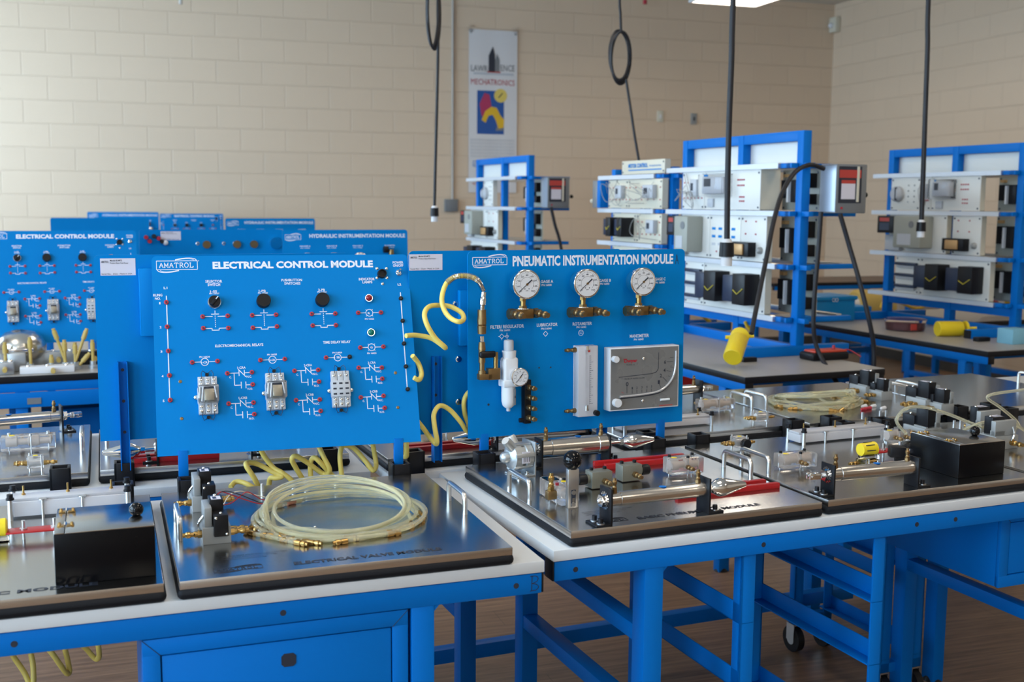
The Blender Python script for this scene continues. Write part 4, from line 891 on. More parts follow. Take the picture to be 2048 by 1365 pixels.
    g = G(); pts = [E(*q,.037) for q in ((1235,1022),(1330,1012),(1400,1003),(1460,992),(1500,978),(1530,957),(1560,925),(1580,890),(1592,850),(1598,800),(1600,720))]; out = []
    for i in range(len(pts)-1):
        p0 = pts[max(i-1,0)]; p1 = pts[i]; p2 = pts[i+1]; p3 = pts[min(i+2,len(pts)-1)]
        for k in range(4):
            tt = k/4; out.append(.5*((2*p1)+(p2-p0)*tt+(2*p0-5*p1+4*p2-p3)*tt*tt+(3*p1-p0-3*p2+p3)*tt**3))
    out.append(pts[-1]); g.tube(mat('silver_tube',(.6,.6,.62),.2,.6), out, .0032, 10); g.tube(dark, [v+Vector((.001,-.004,-.002)) for v in out], .0022, 6); g.obj('curved_tube', mn)
    for zx, zy, r in ((1208,778,.0088),(1218,1062,.0115)):
        q = E(zx,zy,.045); g = G(); g.lathe(whitepl, [(0,r*.92),(.014,r),(.016,r*.92)], (q.x,q.y,.0345), (0,0,1), 28); g.obj('white_knob', mn)
    for zx, zy in ((1391,773),(1385,1047)):
        q = E(zx,zy,.037); g = G(); g.sph(chrome, (q.x,q.y,.0350), .0045, 14, (1,1,.7)); g.obj('screw', mn)
    q = E(1525,1038,.035); g = G(); g.cyl(mat('spirit_level',(.75,.78,.8),.15),(q.x-.014,q.y,.036),(q.x+.014,q.y+.0,.036),.0032,seg=12); g.obj('spirit_level', mn)
    return t
M1 = panel_matrix(23.7, 1.0, Vector((-.108, 2.770, CAMZ-.590)))
PIM = pim(M1, 'blue pneumatic instrumentation module panel with three round gauges and a manometer')
# backs of the panels that face away
def back_panel(F, x0, yloc, z0, W, H, label, posts, stickerx, extra=(), tilt=6, sm=paper, sy=None):
    M = F @ Matrix.Translation((x0, yloc, z0)); M = M @ Matrix.Rotation(PI/2, 4, 'X')
    t = thing('panel_seen_from_behind', M, label, 'control panel')
    g = G(); g.box(bluep, 0,W,0,H,-.003,0); es = [e for e in g.bm.edges if abs(e.verts[0].co.z-e.verts[1].co.z) > .001 and e.verts[0].co.y > H-.001]
    bmesh.ops.bevel(g.bm, geom=es, offset=.012, segments=5, profile=.5, affect='EDGES'); g.obj('panel_sheet', t)
    for px, top in posts:
        g = G(); g.box(blue, px-.011,px-.009,-.07,top,0,.022); g.box(blue,px+.009,px+.011,-.07,top,0,.022); g.box(blue,px-.011,px+.011,-.07,top,.0,.003)
        for yy in (.02, top*.5, top-.02): g.cyl(dark,(px,yy,.003),(px,yy,.0035),.004,seg=10)
        g.obj('channel_post', t)
    if stickerx is not None:
        g = G(); a, b = stickerx; yy = H-.048; g.box(sm, a,b,yy,yy+.040,0,.0006); g.T = Matrix.Translation((a,yy,.0007)); w = b-a
        text(g, dark, 'Model 85-MT5', w*.28, w*.62, .035, .004, 0, .01); text(g, dark, 'Product: Basic Fluid Power', w*.28, w*.80, .029, .0035, 0, 0); text(g, dark, 'AMATROL', w*.03, w*.24, .032, .005, 0, .01); text(g, dark, 'Serial No.   Date   Made in USA', w*.03, w*.9, .004, .0035, 0, 0); g.obj('paper_sticker', t)
    for ex in extra:
        if ex[0] == 'screw':
            g = G(); g.lathe(chrome, [(0,.008),(.002,.008),(.003,.0055),(.007,.0045)], (ex[1],ex[2],0), (0,0,1), 16); g.obj('bolt', t)
        else:
            g = G(); g.box(bluep, ex[1],ex[3],ex[2],ex[4],0,.020,.002); g.obj('cover_box', t)
    return t
def q_(F, y, px, py): return pick(F, 1, y, px, py)
bl = q_(FB, .865, 201, 882); tr = q_(FB, .865, 699, 506)
back_panel(FB, bl.x, .855, bl.z, tr.x-bl.x, tr.z-bl.z, 'plain back of a blue panel standing just left of the electrical control module', [(.055,.19)], (.014,.092), [('box',.098,.31-.06,.2,.42-.01),('screw',.118,.31)])
bl = q_(FA, .735, 845, 868); tr = q_(FA, .735, 1240, 498); x0 = q_(FA, .735, 815, 502).x
P_ = lambda px, py: (lambda v: (v.x-x0, v.z-bl.z))(q_(FA, .735, px, py))
back_panel(FA, x0, .725, bl.z, tr.x-x0, tr.z-bl.z, 'plain back of a blue panel between the two front panels, behind the yellow air hose', [(P_(868,716)[0],.20),(.54,.2)], (.001,.088), [('screw',*P_(908,608)),('screw',*P_(914,718)),('screw',*P_(914,803)),('box',P_(912,580)[0],P_(912,690)[1],P_(912,580)[0]+.12,P_(912,580)[1])])
# ================================================================== YELLOW AIR HOSES
def WP(F, yv, pts, dz=0):
    out = []
    for k, p in enumerate(pts):
        y = yv + (p[2] if len(p) > 2 else .012*math.sin(k*1.3)); out.append(F @ pick(F, 1, y, p[0], p[1]))
    return out
pz = M1 @ pick(M1, 2, .030, 964, 621)
start = [pz, M1 @ pick(M1, 2, .032, 966, 600)]
h1 = start + [M1 @ pick(M1, 2, .034, 966, 580)] + WP(FA, .60, [(956,562,.01),(937,553,.02),(911,554,.03),(893,567,.04),(884,594,.03),(887,617,.02),(899,635,.0),(917,644,-.02),(927,639,.0),(923,626,.03),(902,614,.05),(879,611,.05),(858,614,.03),(849,629,.01),(855,652,0),(870,676,-.0),(888,693,.0),(890,696,.02),(880,688,.05),(860,676,.06),(832,671,.06),(812,672,.05)])
o = hose('coiled_air_hose', hosey, h1[2:], .0062, 'yellow coiled air hose looping from the brass coupler of the pneumatic panel', 'air hose')
g = G(); P = [h1[k] for k in range(2,7)]; out = []
for i in range(4):
    p0 = P[max(i-1,0)]; p1 = P[i]; p2 = P[i+1]; p3 = P[min(i+2,4)]
    for k in range(10):
        tt = k/10; out.append(.5*((2*p1)+(p2-p0)*tt+(2*p0-5*p1+4*p2-p3)*tt*tt+(3*p1-p0-3*p2+p3)*tt**3))
for a in out[12:]:
    i = out.index(a)
    if i % 1 == 0 and i < len(out)-1:
        d = (out[i+1]-a).normalized(); n = d.orthogonal().normalized(); b = d.cross(n); g.tube(chrome, [a+(n*math.cos(q*PI/4)+b*math.sin(q*PI/4))*.0078 for q in range(8)], .0008, 5, cyc=True)
g.tube(chrome, out[:14], .0072, 12); g.obj('spring_guard', o)
g = G(); d = (pz-start[1]); g.lathe(chrome, [(0,.006),(.012,.006),(.014,.0085),(.03,.0085),(.032,.007),((start[1]-pz).length+.02,.007)], pz, -d, 14); g.obj('hose_plug', o)
hose('coiled_air_hose', hosey, WP(FA, .66, [(825,712),(837,728),(843,748),(838,760),(828,756)]), .0062, 'yellow air hose bend just showing past the right edge of the control panel', 'air hose')
hose('coiled_air_hose', hosey, WP(FA, .67, [(820,825,.02),(845,855,.02),(858,873,.01),(871,888,0),(874,882,-.02),(869,852,-.02),(868,828,-.01),(880,812,0),(899,820,.01),(920,843,.01),(934,863,.02),(937,850,.03),(930,830,.03),(928,805,.02),(934,789,.02),(945,780,.02)]), .0062, 'yellow coiled air hose hanging low between the two front panels', 'air hose')
grp = None
HL = [('yellow air hose whose bend rises leftmost beneath the control panel', [(515,870),(524,905),(546,935),(565,947),(586,966),(592,1000),(560,1010),(525,985),(508,956),(493,933),(496,926),(518,930),(546,945),(565,953),(552,957),(541,957),(538,970),(537,990)]),
 ('yellow air hose crossing over itself beneath the middle of the control panel', [(608,990),(607,964),(592,937),(584,920),(592,913),(615,926),(641,945),(654,949),(659,938),(647,914),(637,890),(634,865)]),
 ('yellow air hose arching up and back right of the middle beneath the control panel', [(623,990),(622,964),(621,928),(628,916),(641,926),(660,947),(674,963),(682,990),(684,958),(680,918),(685,893),(706,896),(727,918),(744,940),(750,938),(752,926),(746,891),(742,870)]),
 ('yellow air hose loop hanging beside the right post of the control panel', [(797,860),(803,895),(807,912),(813,912),(813,890),(811,860)]),
 ('yellow air hose lying flat behind the solenoid valve wires', [(461,975),(470,965),(484,965),(500,972),(520,985)])]
for lb, pp in HL: hose('coiled_air_hose', hosey, WP(FB, .735, pp), .0062, lb, 'air hose')
hose('coiled_air_hose', hosey, WP(FB, .76, [(15,1290),(27,1314),(48,1345),(61,1372),(67,1364),(66,1330),(62,1300),(80,1285),(102,1305),(120,1330),(134,1348),(139,1342),(135,1320),(131,1295),(148,1280),(171,1297),(190,1318),(198,1315),(197,1296),(193,1280)]), .0062, 'yellow coiled air hose hanging under the left bench', 'air hose')
p = pick(FB, 1, .77, 53, 1300); q = pick(FB, 1, .77, 285, 1290)
g = G(); g.box(black, p.x-.4, q.x, .765,.770, -.205, -.145, .001); g.box(black, p.x-.4, q.x, .765,.80, -.205,-.201)
for k in range(38):
    for j in (0,1): g.cyl(mat('tray_hole',(.03,.04,.06),.8), (q.x-.012-k*.018+.009*j,.7645,-.165-.022*j),(q.x-.012-k*.018+.009*j,.7652,-.165-.022*j), .005, seg=10)
tag(g.obj('cable_tray', M=FB), 'black perforated cable tray seen under the left bench', 'cable tray')
# ================================================================== BENCHES AND PANELS FARTHER BACK
bench("workbench", FA, -2.1, -.36, 2.76, 3.5, 'blue hydraulic bench at far left with gauges and brass fittings on top', (-1.95,-1.02), top=bgtop, side=True)
bench('workbench', FA, -.34, .80, 2.70, 3.62, 'bench in the second row under the hydraulic instrumentation panel', (-.2,.55), top=bgtop)
bench('workbench', FA, -1.1, .95, 5.05, 6.1, 'bench in the third row under the two farther panels', (-.9,.7), top=bgtop)
bench('workbench', FA, -.7, .75, 7.75, 8.5, 'bench in the last row against the block wall', (-.55,.5), top=bgtop)
def place(F, x, y, z, tilt=0): return F @ Matrix.Translation((x,y,z)) @ Matrix.Rotation(PI/2-R(tilt), 4, 'X')
dup(ECM, M=place(FA, -1.135, 3.06, .09, 12), label='blue electrical control module panel at the left edge of the photo, second row')
dup(ECM, M=place(FA, .05, 8.1, .16, 5) @ Matrix.Diagonal((.87,.87,.87,1)), label='small distant electrical control module panel against the wall')
def him(M, label, W=.575, H=.46):
    t = thing('instrument_panel', M, label, 'instrument panel'); sheet(t, W, H, 3, posts=(.06,W-.06), down=.09)
    g = G(); logo(g, ink, .012, H-.043, .082, H-.021, .0015); text(g, ink, 'HYDRAULIC INSTRUMENTATION MODULE', .12, W-.012, H-.027, .017, 0, .03)
    for x, s in ((.10,'GAUGE A'),(.22,'GAUGE B'),(.34,'GAUGE C'),(.49,'FLOWMETER')): text(g, ink, s, x-.024, x+.024, H-.072, .006, 0, .02); text(g, ink, 'PN 12345'[:2]+' 17005', x-.02, x+.02, H-.081, .004, 0, .01)
    g.obj('printed_lettering', t)
    for x in (.10,.22,.34): gauge(t, x, H-.135, .033, .010, .03)
    g = G(); g.box(chrome, .46,.52,H-.36,H-.13,.004,.04,.004); g.lathe(bronze,[(0,.012),(.03,.012)],(.49,H-.12,.02),(0,1,0),16); g.lathe(black,[(0,.015),(.02,.015)],(.475,H-.09,.02),(-1,0,0),16); g.obj('flow_meter', t)
    return t
HIM = him(place(FA, .078, 3.0, .095, 3), 'blue hydraulic instrumentation panel right behind the electrical control module')
dup(HIM, M=place(FA, .185, 5.35, .11, 3), label='small blue hydraulic instrumentation panel in the third row')
dup(HIM, M=place(FA, -.53, 8.15, .12, 3), label='thin strip of a hydraulic panel at the very back against the wall')
bp_ = back_panel(FA, -.485, 3.50, .08, .66, .465, 'dark plain back of a blue panel in the second row with red plugs on it', [(.12,.15),(.5,.15)], (.095,.185), [('screw',.26,.40),('screw',.38,.40),('screw',.43,.40)])
g = G()
for x, y, m in ((.030,.43,redj),(.045,.412,redj),(.065,.435,rubber),(.085,.425,redj),(.10,.41,rubber)): g.lathe(m, [(0,.010),(.02,.009)], (x,y,0), (0,0,1), 12)
g.sph(whitepl, (.115,.405,.012), .012, 14); g.obj('plug_cluster', bp_)
for x in (.30,.44,.52):
    g = G(); g.lathe(bronze, [(0,.018),(.02,.018)], (x,.395,0), (0,0,1), 16); g.obj('gauge_back', bp_)
g = G(); g.lathe(chrome, [(0,.030),(.02,.028)], (.625,.40,0), (0,0,1), 20); g.obj('gauge_back', bp_)
back_panel(FA, -.84, 5.80, .10, .60, .465, 'plain blue panel back in the third row at left', [(.1,.1),(.5,.1)], None, [])
# hydraulic fittings on the far left bench
g = G(); F_ = FA
def on_bench(px, py, y): return pick(FA, 1, y, px, py)
rnd = random.Random(3)
def hyd(name, label, cat, px, py, y, fn):
    p = on_bench(px, py, y); t = thing(name, FA @ Matrix.Translation((p.x, y, 0)), label, cat); fn(t, p.z); return t
def acc(t, z):
    g = G(); g.lathe(stainless, [(0,.03),(.02,.075),(.05,.098),(.075,.098),(.10,.085),(.125,.055),(.135,.02)], (0,0,.02), (0,0,1), 32); g.obj('dome', t)
    g = G(); g.box(castm, -.05,.02,-.12,-.06,.0,.075,.006); g.box(chrome,-.06,.05,-.11,-.07,.075,.09,.004); g.obj('valve_block', t)
hyd('hydraulic_accumulator', 'round domed steel accumulator on the far left bench', 'accumulator', 41, 690, 3.0, acc)
quick = [(10,700,.10),(60,690,.13),(103,725,.05),(129,695,.08),(150,700,.07),(185,695,.09),(165,712,.05,.7),(128,668,.13,-.3),(150,668,.13,.35)]
for k, q in enumerate(quick):
    y = 2.88; p = on_bench(q[0], q[1], y); g = G(); tl = q[3] if len(q) > 3 else 0; d = Vector((math.sin(tl), 0, math.cos(tl)))
    zb = max(.0, p.z-.03) if tl else 0
    base = Vector((p.x - d.x*.04, y, 0))
    g.lathe(castm, [(0,.02),(.012,.02),(.014,.012),(.03,.012)], (base.x, y, 0), (0,0,1), 16); L = p.z+.03
    g.lathe(tan, [(.02,.006),(L-.045,.006),(L-.044,.0095),(L-.012,.0095),(L-.010,.007),(L,.007)], (base.x, y, 0), d, 14)
    tag(g.obj('hydraulic_coupler', M=FA), ['upright brass coupler at the left edge of the far left bench','brass coupler standing right of the steel dome','short brass coupler in the front middle of the far left bench','tall brass coupler left of centre on the far left bench','brass coupler right beside the tall one, second row bench','brass coupler at the right end of the far left bench','brass coupler leaning hard right near the end of the far bench','brass coupler leaning left behind the upright ones','brass coupler leaning right, highest on the far left bench'][k], 'hydraulic coupler')
for k, (x0, x1, y, z0, z1, m, lb) in enumerate(((-.97,-.78,3.02,.0,.06,castm,'grey hydraulic manifold block behind the couplers'),(-.80,-.66,3.02,.0,.055,black,'black hydraulic valve block near the end of the far bench'),(-1.0,-.80,2.82,.0,.028,whitepl,'flat pale block at the front of the far left bench'),(-.66,-.50,2.90,.0,.05,castm,'grey cast valve at the right end of the far left bench'),(-1.10,-1.02,2.83,0,.05,castm,'small silver valve left on the far bench'))):
    t = thing('valve_block', FA @ Matrix.Translation(((x0+x1)/2, y, 0)), lb, 'hydraulic valve'); w = (x1-x0)/2
    g = G(); g.box(m, -w,w,-.03,.03,0,z1,.004); g.obj('body', t)
    g = G()
    for j in range(3): g.sph(chrome, (-w*.7+w*.7*j,-.01,z1), .009, 10)
    g.obj('cap_screws', t)
    g = G(); g.lathe(tan,[(0,.009),(.05,.009)],(w*.2,-.03,z1*.5),(0,-1,0),12); g.obj('port', t)
bh = [o for o in bpy.data.objects if o.name.startswith('workbench') and 'hydraulic bench' in o.get('label','')][0]
g = G(); g.box(blue, -2.08,-.37,2.752,2.763,-.125,-.066,.001); g.obj('lower_rail', bh)
p = pick(FA,1,2.75,67,771); g = G(); g.box(boxgrey, p.x-.025,p.x+.025,2.749,2.752,-.112,-.088); g.obj('maker_plate', bh)
g = G(); g.box(blue, -.93,-.68,3.0,3.3,-.50,-.18,.01); g.box(blue,-1.05,-.97,2.95,3.2,-.5,-.15,.01); tag(g.obj('hydraulic_tank', M=FA), 'blue tank below the hydraulic bench at far left', 'tank')
# ================================================================== CONTROL RACKS AT RIGHT
def rframe(F, x, y): return F @ Matrix.Translation((x, y, 0)) @ Matrix.Rotation(-PI/2, 4, 'Z')
def rack(M, label, L=1.02, top=True, z0=0, levels=(.855,.640,.400,.160), box=True, cabs=(0,.06)):
    t = thing('equipment_rack', M, label, 'rack'); H = 1.01 if top else .88
    for x in (0, L*.5, L-.045):
        g = G(); g.box(blue, x,x+.045,.0,.045,0,H,.003); g.obj('post', t)
    if top:
        g = G(); g.box(blue, .045,L*.5,.002,.043,H-.045,H,.002); g.box(blue, L*.5+.045,L-.045,.002,.043,H-.045,H,.002); g.obj('top_bar', t)
        g = G(); g.box(whitep, .02,L-.02,.046,.05,.86,H-.03); g.obj('white_board', t)
    for z in (.0,.10): g = G(); g.box(blue, .045,L-.045,.004,.041,z,z+.045,.002); g.obj('lower_bar', t)
    for x in (0, L-.045):
        g = G(); g.box(blue, x-.002,x+.047,-.30,.30,0,.045,.003); f = g.obj('foot', t)
        g = G(); g.box(black, x,x+.045,-.305,-.3,.002,.043); g.box(black, x,x+.045,.3,.305,.002,.043); g.obj('end_cap', f)
    for i, z in enumerate(levels):
        g = G(); g.box(alu, -.06,L-.10,-.058,-.004,z-.012,z+.012,.001); g.box(mat('rail_face',(.60,.63,.68),.35,.2), -.06,L-.10,-.060,-.058,z-.012,z+.012); g.box(alu,-.06,L-.10,.30,.33,z-.012,z+.012,.001)
        r = g.obj('shelf_rail', t); g = G(); g.box(blue, L-.10,L-.02,-.045,-.010,z-.011,z+.011,.001); g.box(blue, L-.06,L-.03,-.045,.33,z-.011,z+.011,.001); g.box(blue,L-.02,L+.05,.004,.03,z-.011,z+.011,.001); g.obj('bracket', r)
    return t
def disconnect(M, L, label):
    t = thing('disconnect_box', M @ Matrix.Translation((L, .09, .645)), label, 'electrical box')
    g = G(); g.box(boxgrey, .0,.115,0,.165,0,.215,.004); g.obj('enclosure', t)
    g = G(); x = .1155; g.box(dark, x,x+.001,.010,.135,.045,.205); g.box(redl, x,x+.002,.012,.130,.155,.190); g.box(paper,x,x+.002,.025,.100,.062,.145); g.box(redl,x,x+.0025,.025,.100,.130,.145); g.box(cream,x,x+.004,.108,.120,.05,.205); g.box(redj,x,x+.002,.025,.036,.018,.028); g.obj('warning_labels', t)
    g = G(); g.box(alu,.02,.08,.165,.180,.05,.16,.003); g.cyl(alu,(.05,.172,.075),(.05,.205,.080),.006); g.sph(black,(.05,.212,.082),.013,14); g.obj('switch_handle', t)
    g = G(); g.box(mat('box_side_sheet',(.45,.50,.56),.3,.5),.004,.111,-.002,0,.006,.209); g.obj('side_cover', t)
    return t
def rmod(M, x0, x1, z0, z1, kind, label, m=None, d=.035, seed=0):
    t = thing('rack_module', M @ Matrix.Translation((x0, -.05, z0)), label, 'control module'); w, h = x1-x0, z1-z0; m = m or whitep; r = random.Random(seed)
    g = G(); g.box(m, 0,w,0,.003,0,h,.0005); g.box(cream,0,.002,.003,d,0,h); g.box(cream,w-.002,w,.003,d,0,h); g.box(greyp,0,w,.003,d,0,.003); g.obj('housing', t)
    g = G()
    for x in (.012,w-.014):
        for z in (.012,h-.014): g.cyl(navy,(x,-.002,z),(x,0,z),.005,seg=10)
    g.obj('corner_screws', t)
    if kind == 'jacks':
        g = G()
        for i in range(4):
            for j in (0,.022): g.cyl(redj,(w*.62+i*.016,-.004,h*.62+j*1.2),(w*.62+i*.016,0,h*.62+j*1.2),.0042,seg=10)
        for i in range(3):
            for j in range(2): g.cyl(redj,(w*.66+i*.016,-.004,h*.22+j*.02),(w*.66+i*.016,0,h*.22+j*.02),.0042,seg=10)
        g.obj('jack_field', t)
        g = G(); g.box(clear,.03,w*.52,-.06,0,h*.34,h*.92,.003); g.obj('clear_cover', t)
        g = G(); g.box(greyl,.045,w*.45,-.035,-.001,h*.42,h*.84,.003); g.box(dark,.06,w*.25,-.036,-.035,h*.6,h*.8); g.box(bluep,.06,w*.2,-.037,-.035,h*.85,h*.9); g.obj('relay', t)
        g = G(); g.box(greyl,.04,.09,-.01,0,.01,h*.28,.002); g.obj('terminal_block', t)
    elif kind == 'wiring':
        for k in range(4):
            pts = [(r.uniform(0,w),-.01,r.uniform(h*.4,h)), (r.uniform(0,w),-.05,r.uniform(0,h)), (r.uniform(0,w),-.04,r.uniform(0,h)), (r.uniform(0,w),-.01,r.uniform(0,h*.6))]
            g = G(); out = []
            for i in range(3):
                p0 = Vector(pts[max(i-1,0)]); p1 = Vector(pts[i]); p2 = Vector(pts[i+1]); p3 = Vector(pts[min(i+2,3)])
                for q in range(5): tt = q/5; out.append(.5*((2*p1)+(p2-p0)*tt+(2*p0-5*p1+4*p2-p3)*tt*tt+(3*p1-p0-3*p2+p3)*tt**3))
            g.tube(mat('grey_wire',(.3,.3,.3),.5), out, .0016, 6); g.obj('patch_wire', t)
        g = G()
        for k in range(6): x = .02+(w-.04)*k/5; g.cyl(redj,(x,-.003,h*.72),(x,0,h*.72),.004,seg=8); g.cyl(redj,(x,-.003,h*.3),(x,0,h*.3),.004,seg=8)
        g.obj('jack_field', t); g = G(); g.box(greyl,w*.55,w*.85,-.03,0,h*.35,h*.8,.003); g.box(dark,w*.6,w*.7,-.032,-.03,h*.5,h*.7); g.obj('terminal_block', t)
    elif kind == 'drive':
        g = G(); g.box(black,-.01,w*.28,-.085,0,h*.5,h*.97,.004); g.box(redl,.01,w*.2,-.086,-.085,h*.82,h*.92); g.box(navy,.01,w*.2,-.086,-.085,h*.58,h*.78); g.obj('keypad', t)
        g = G(); g.box(greyp,w*.30,w*.78,-.095,0,h*.12,h*.97,.008); g.box(greyl,w*.38,w*.62,-.0965,-.095,h*.2,h*.5); g.lathe(boxgrey,[(0,.02),(.002,.02)],(w*.62,-.095,h*.75),(0,-1,0),20); g.obj('motor_drive', t)
        g = G(); g.box(greyl,0,w*.26,-.03,0,.005,h*.45,.003); g.obj('terminal_block', t)
    elif kind == 'diagram':
        g = G()
        for i in range(4):
            for j in range(3): g.box(bluep if j else greyl,.02+i*(w-.04)/4,.02+i*(w-.04)/4+(w*.12),-.0008,0,h*(.3+.18*j),h*(.36+.18*j))
        for i in range(3): g.cyl(redj,(w*(.25+.2*i),-.004,h*.16),(w*(.25+.2*i),0,h*.16),.004,seg=10)
        g.obj('printed_diagram', t)
    elif kind == 'trafo':
        g = G(); g.box(black,-.03,w*.62,-.045,0,h*.10,h*.42,.003); g.box(copper,.0,w*.45,-.055,-.045,h*.14,h*.38,.004); g.obj('transformer', t)
        g = G(); g.lathe(greyv,[(0,.018),(.012,.016),(.02,.008)],(w*.80,0,h*.25),(0,-1,0),16); g.obj('rotary_switch', t)
        g = G()
        for i in (.2,.6): 
            for j in (.6,.88): g.cyl(redj,(w*i,-.004,h*j),(w*i,0,h*j),.004,seg=10)
        g.obj('jack_field', t)
    elif kind == 'bars':
        for j in (.2,.5,.8):
            g = G(); g.box(navy,.01,w-.015,-.02,0,h*j-.008,h*j+.008,.002); g.box(greyl,.015,w-.03,-.012,0,h*j-.022,h*j-.010,.001); g.obj('terminal_strip', t)
    elif kind == 'contactors':
        for i in (0,1):
            g = G(); a = w*(.04+.48*i); g.box(navy,a,a+w*.22,-.07,0,h*.22,h*.80,.004); g.box(black,a+w*.2,a+w*.40,-.085,0,h*.18,h*.86,.004); g.box(navy,a-.01,a+w*.06,-.05,0,h*.34,h*.70,.003); c = g.obj('contactor', t)
            g = G(); g.tube(mat('yellow_wire',(.6,.5,.05),.5), [(a+w*.22,-.086,h*.5),(a+w*.30,-.092,h*.42),(a+w*.38,-.088,h*.55)], .002, 6); g.obj('yellow_wire', c)
    elif kind == 'dial':
        g = G(); g.lathe(greyl,[(0,.045),(.02,.045),(.035,.03)],(w*.25,0,h*.5),(0,-1,0),24); g.box(dark,w*.28,w*.32,-.036,-.02,h*.3,h*.7); g.obj('meter', t)
        g = G()
        for i in range(2):
            for j in range(4): g.cyl(greyv,(w*(.6+.2*i),-.003,h*(.25+.17*j)),(w*(.6+.2*i),0,h*(.25+.17*j)),.005,seg=10)
        g.obj('jack_field', t)
    elif kind == 'sign':
        g = G(); g.T = Matrix.Translation((0,-.0008,0)) @ Matrix.Rotation(PI/2,4,'X'); text(g, bluep, 'MOTOR CONTROL', w*.16, w*.62, h*.62, h*.32, 0, .04); text(g, bluep, 'TROUBLESHOOTING', w*.65, w*.92, h*.56, h*.12, 0, .01); g.box(bluep, w*.16,w*.93,h*.25,h*.33,0,.0006); g.obj('sign_lettering', t)
    elif kind == 'inside':
        g = G()
        for x, z, a, b in ((.15,.3,.16,.45),(.42,.2,.2,.55),(.75,.55,.18,.35),(.72,.15,.22,.25)): g.box(black,w*x,w*(x+a),-.04,0,h*z,h*(z+b),.002)
        g.box(whitepl,w*.36,w*.40,-.05,0,h*.2,h*.72); g.box(copper,w*.1,w*.22,-.02,0,h*.82,h*.9); g.obj('back_components', t)
    return t
RK = rframe(FA, 2.235, 3.235)
def RX(px, py): return 3.235 - pick(FA, 0, 2.185, px, py).y
bench('workbench', rframe(FA, 1.65, 3.45), -.15, 1.693, 0, .70, 'grey topped blue table at centre right, its near corner pointing at the camera', (.05,1.50), top=bgtop, side=True, rearbar=True)
rk = rack(RK, 'blue equipment rack nearest the camera, right of centre, with white control modules')
disconnect(RK, 1.03, 'grey disconnect box with red label on the rack right of centre')
xa, xb, xc = RX(1409,400), RX(1520,400), RX(1369,400)
rmod(RK, xc-.02, xa-.003, .655, .842, 'wiring', 'white wired module at the left of the top row, nearest rack', seed=1)
rmod(RK, xa, xb, .655, .842, 'jacks', 'white module with clear relay cover and red jacks, top row of the nearest rack', d=.11)
xd, xe = RX(1418,500), RX(1480,500)
rmod(RK, RX(1362,500), xd, .415, .627, 'drive', 'module with grey motor drive and keypad, middle row of the nearest rack')
rmod(RK, xd+.003, xe, .415, .627, 'diagram', 'white module with printed blue diagram, middle row of the nearest rack')
rmod(RK, xe+.003, RX(1531,520), .415, .627, 'trafo', 'white module with copper transformer, middle row of the nearest rack')
rmod(RK, RX(1370,580), RX(1407,580), .173, .387, 'bars', 'white module with dark terminal strips, bottom row of the nearest rack')
rmod(RK, RX(1408,580), RX(1529,600), .173, .387, 'contactors', 'white module with two navy contactors, bottom row of the nearest rack')
def inside(M, L, tag_, xs=.715):
    for k, (z, h) in enumerate(((.655,.187),(.415,.212),(.173,.214))):
        Mi = M @ Matrix.Translation((0,.17,0)); rmod(Mi, xs, L-.03, z, z+h, 'inside', 'greenish open back of a module, %s row, %s' % (('top','middle','bottom')[k], tag_), m=greyp, d=.01)
inside(RK, 1.02, 'nearest rack')
M_ = rframe(FA, 2.235, 4.03)
rack(M_, 'rack partly hidden behind the nearest one, with a motor control sign', L=.70, top=False, levels=(.83,.64,.45,.20))
rmod(M_, .22, .70, .845, .92, 'sign', 'long cream motor control sign plate on top of the hidden rack', m=cream)
rmod(M_, .06, .30, .655, .815, 'wiring', 'cream wired module at the left end of the top row, hidden rack', m=cream, seed=5)
rmod(M_, .303, .68, .655, .815, 'wiring', 'cream wired module beside the nearest rack, top row of the hidden rack', m=cream, seed=6)
rmod(M_, .12, .40, .465, .625, 'contactors', 'cream module with black contactor sticking out, hidden rack', m=cream)
rmod(M_, .403, .68, .465, .625, 'wiring', 'cream module with dark knobs, middle row of the hidden rack', m=cream, seed=8)
rmod(M_, .12, .42, .215, .435, 'bars', 'cream module low on the hidden rack, left', m=cream)
rmod(M_, .423, .68, .215, .435, 'wiring', 'cream module low on the hidden rack, right', m=cream, seed=9)
t = thing('disconnect_box', M_ @ Matrix.Translation((-.04,-.09,.655)), 'grey and blue switch box on the left end of the hidden rack', 'electrical box')
g = G(); g.box(boxgrey,-.03,.03,0,.12,0,.16,.003); g.box(blue,.03,.07,.0,.12,0,.16,.002); g.obj('enclosure', t); g = G(); g.lathe(chrome,[(0,.006),(.02,.006)],(-.03,.02,.04),(-1,-.3,0),12); g.sph(cream,(-.055,.012,.04),.013,12); g.obj('switch_handle', t)
bench('workbench', rframe(FA, 1.65, 5.10), .0, 1.45, 0, .70, 'grey topped table under the rack hidden behind the nearest one', (.15,1.25), top=bgtop)
M_ = rframe(FA, 2.235, 6.28)
rack(M_, 'small distant blue rack in front of the hanging banner')
disconnect(M_, 1.03, 'grey disconnect box with red label on the distant rack by the banner')
bench('workbench', rframe(FA, 1.65, 6.7), -.15, 1.5, 0, .70, 'grey topped table under the distant rack by the banner', (.05,1.3), top=bgtop)
rmod(M_, .30, .48, .655, .842, 'dial', 'white meter module, top row of the distant rack')
rmod(M_, .02, .36, .415, .627, 'drive', 'motor drive module with keypad, middle row of the distant rack')
rmod(M_, .363, .58, .415, .627, 'trafo', 'transformer module, middle row of the distant rack')
rmod(M_, .02, .58, .173, .387, 'contactors', 'long white module with contactors, bottom row of the distant rack')
inside(M_, 1.02, 'distant rack by the banner', .70)
M_ = rframe(FA, 3.80, 3.46)
def RX4(px, py): return 3.46 - pick(FA, 0, 3.75, px, py).y
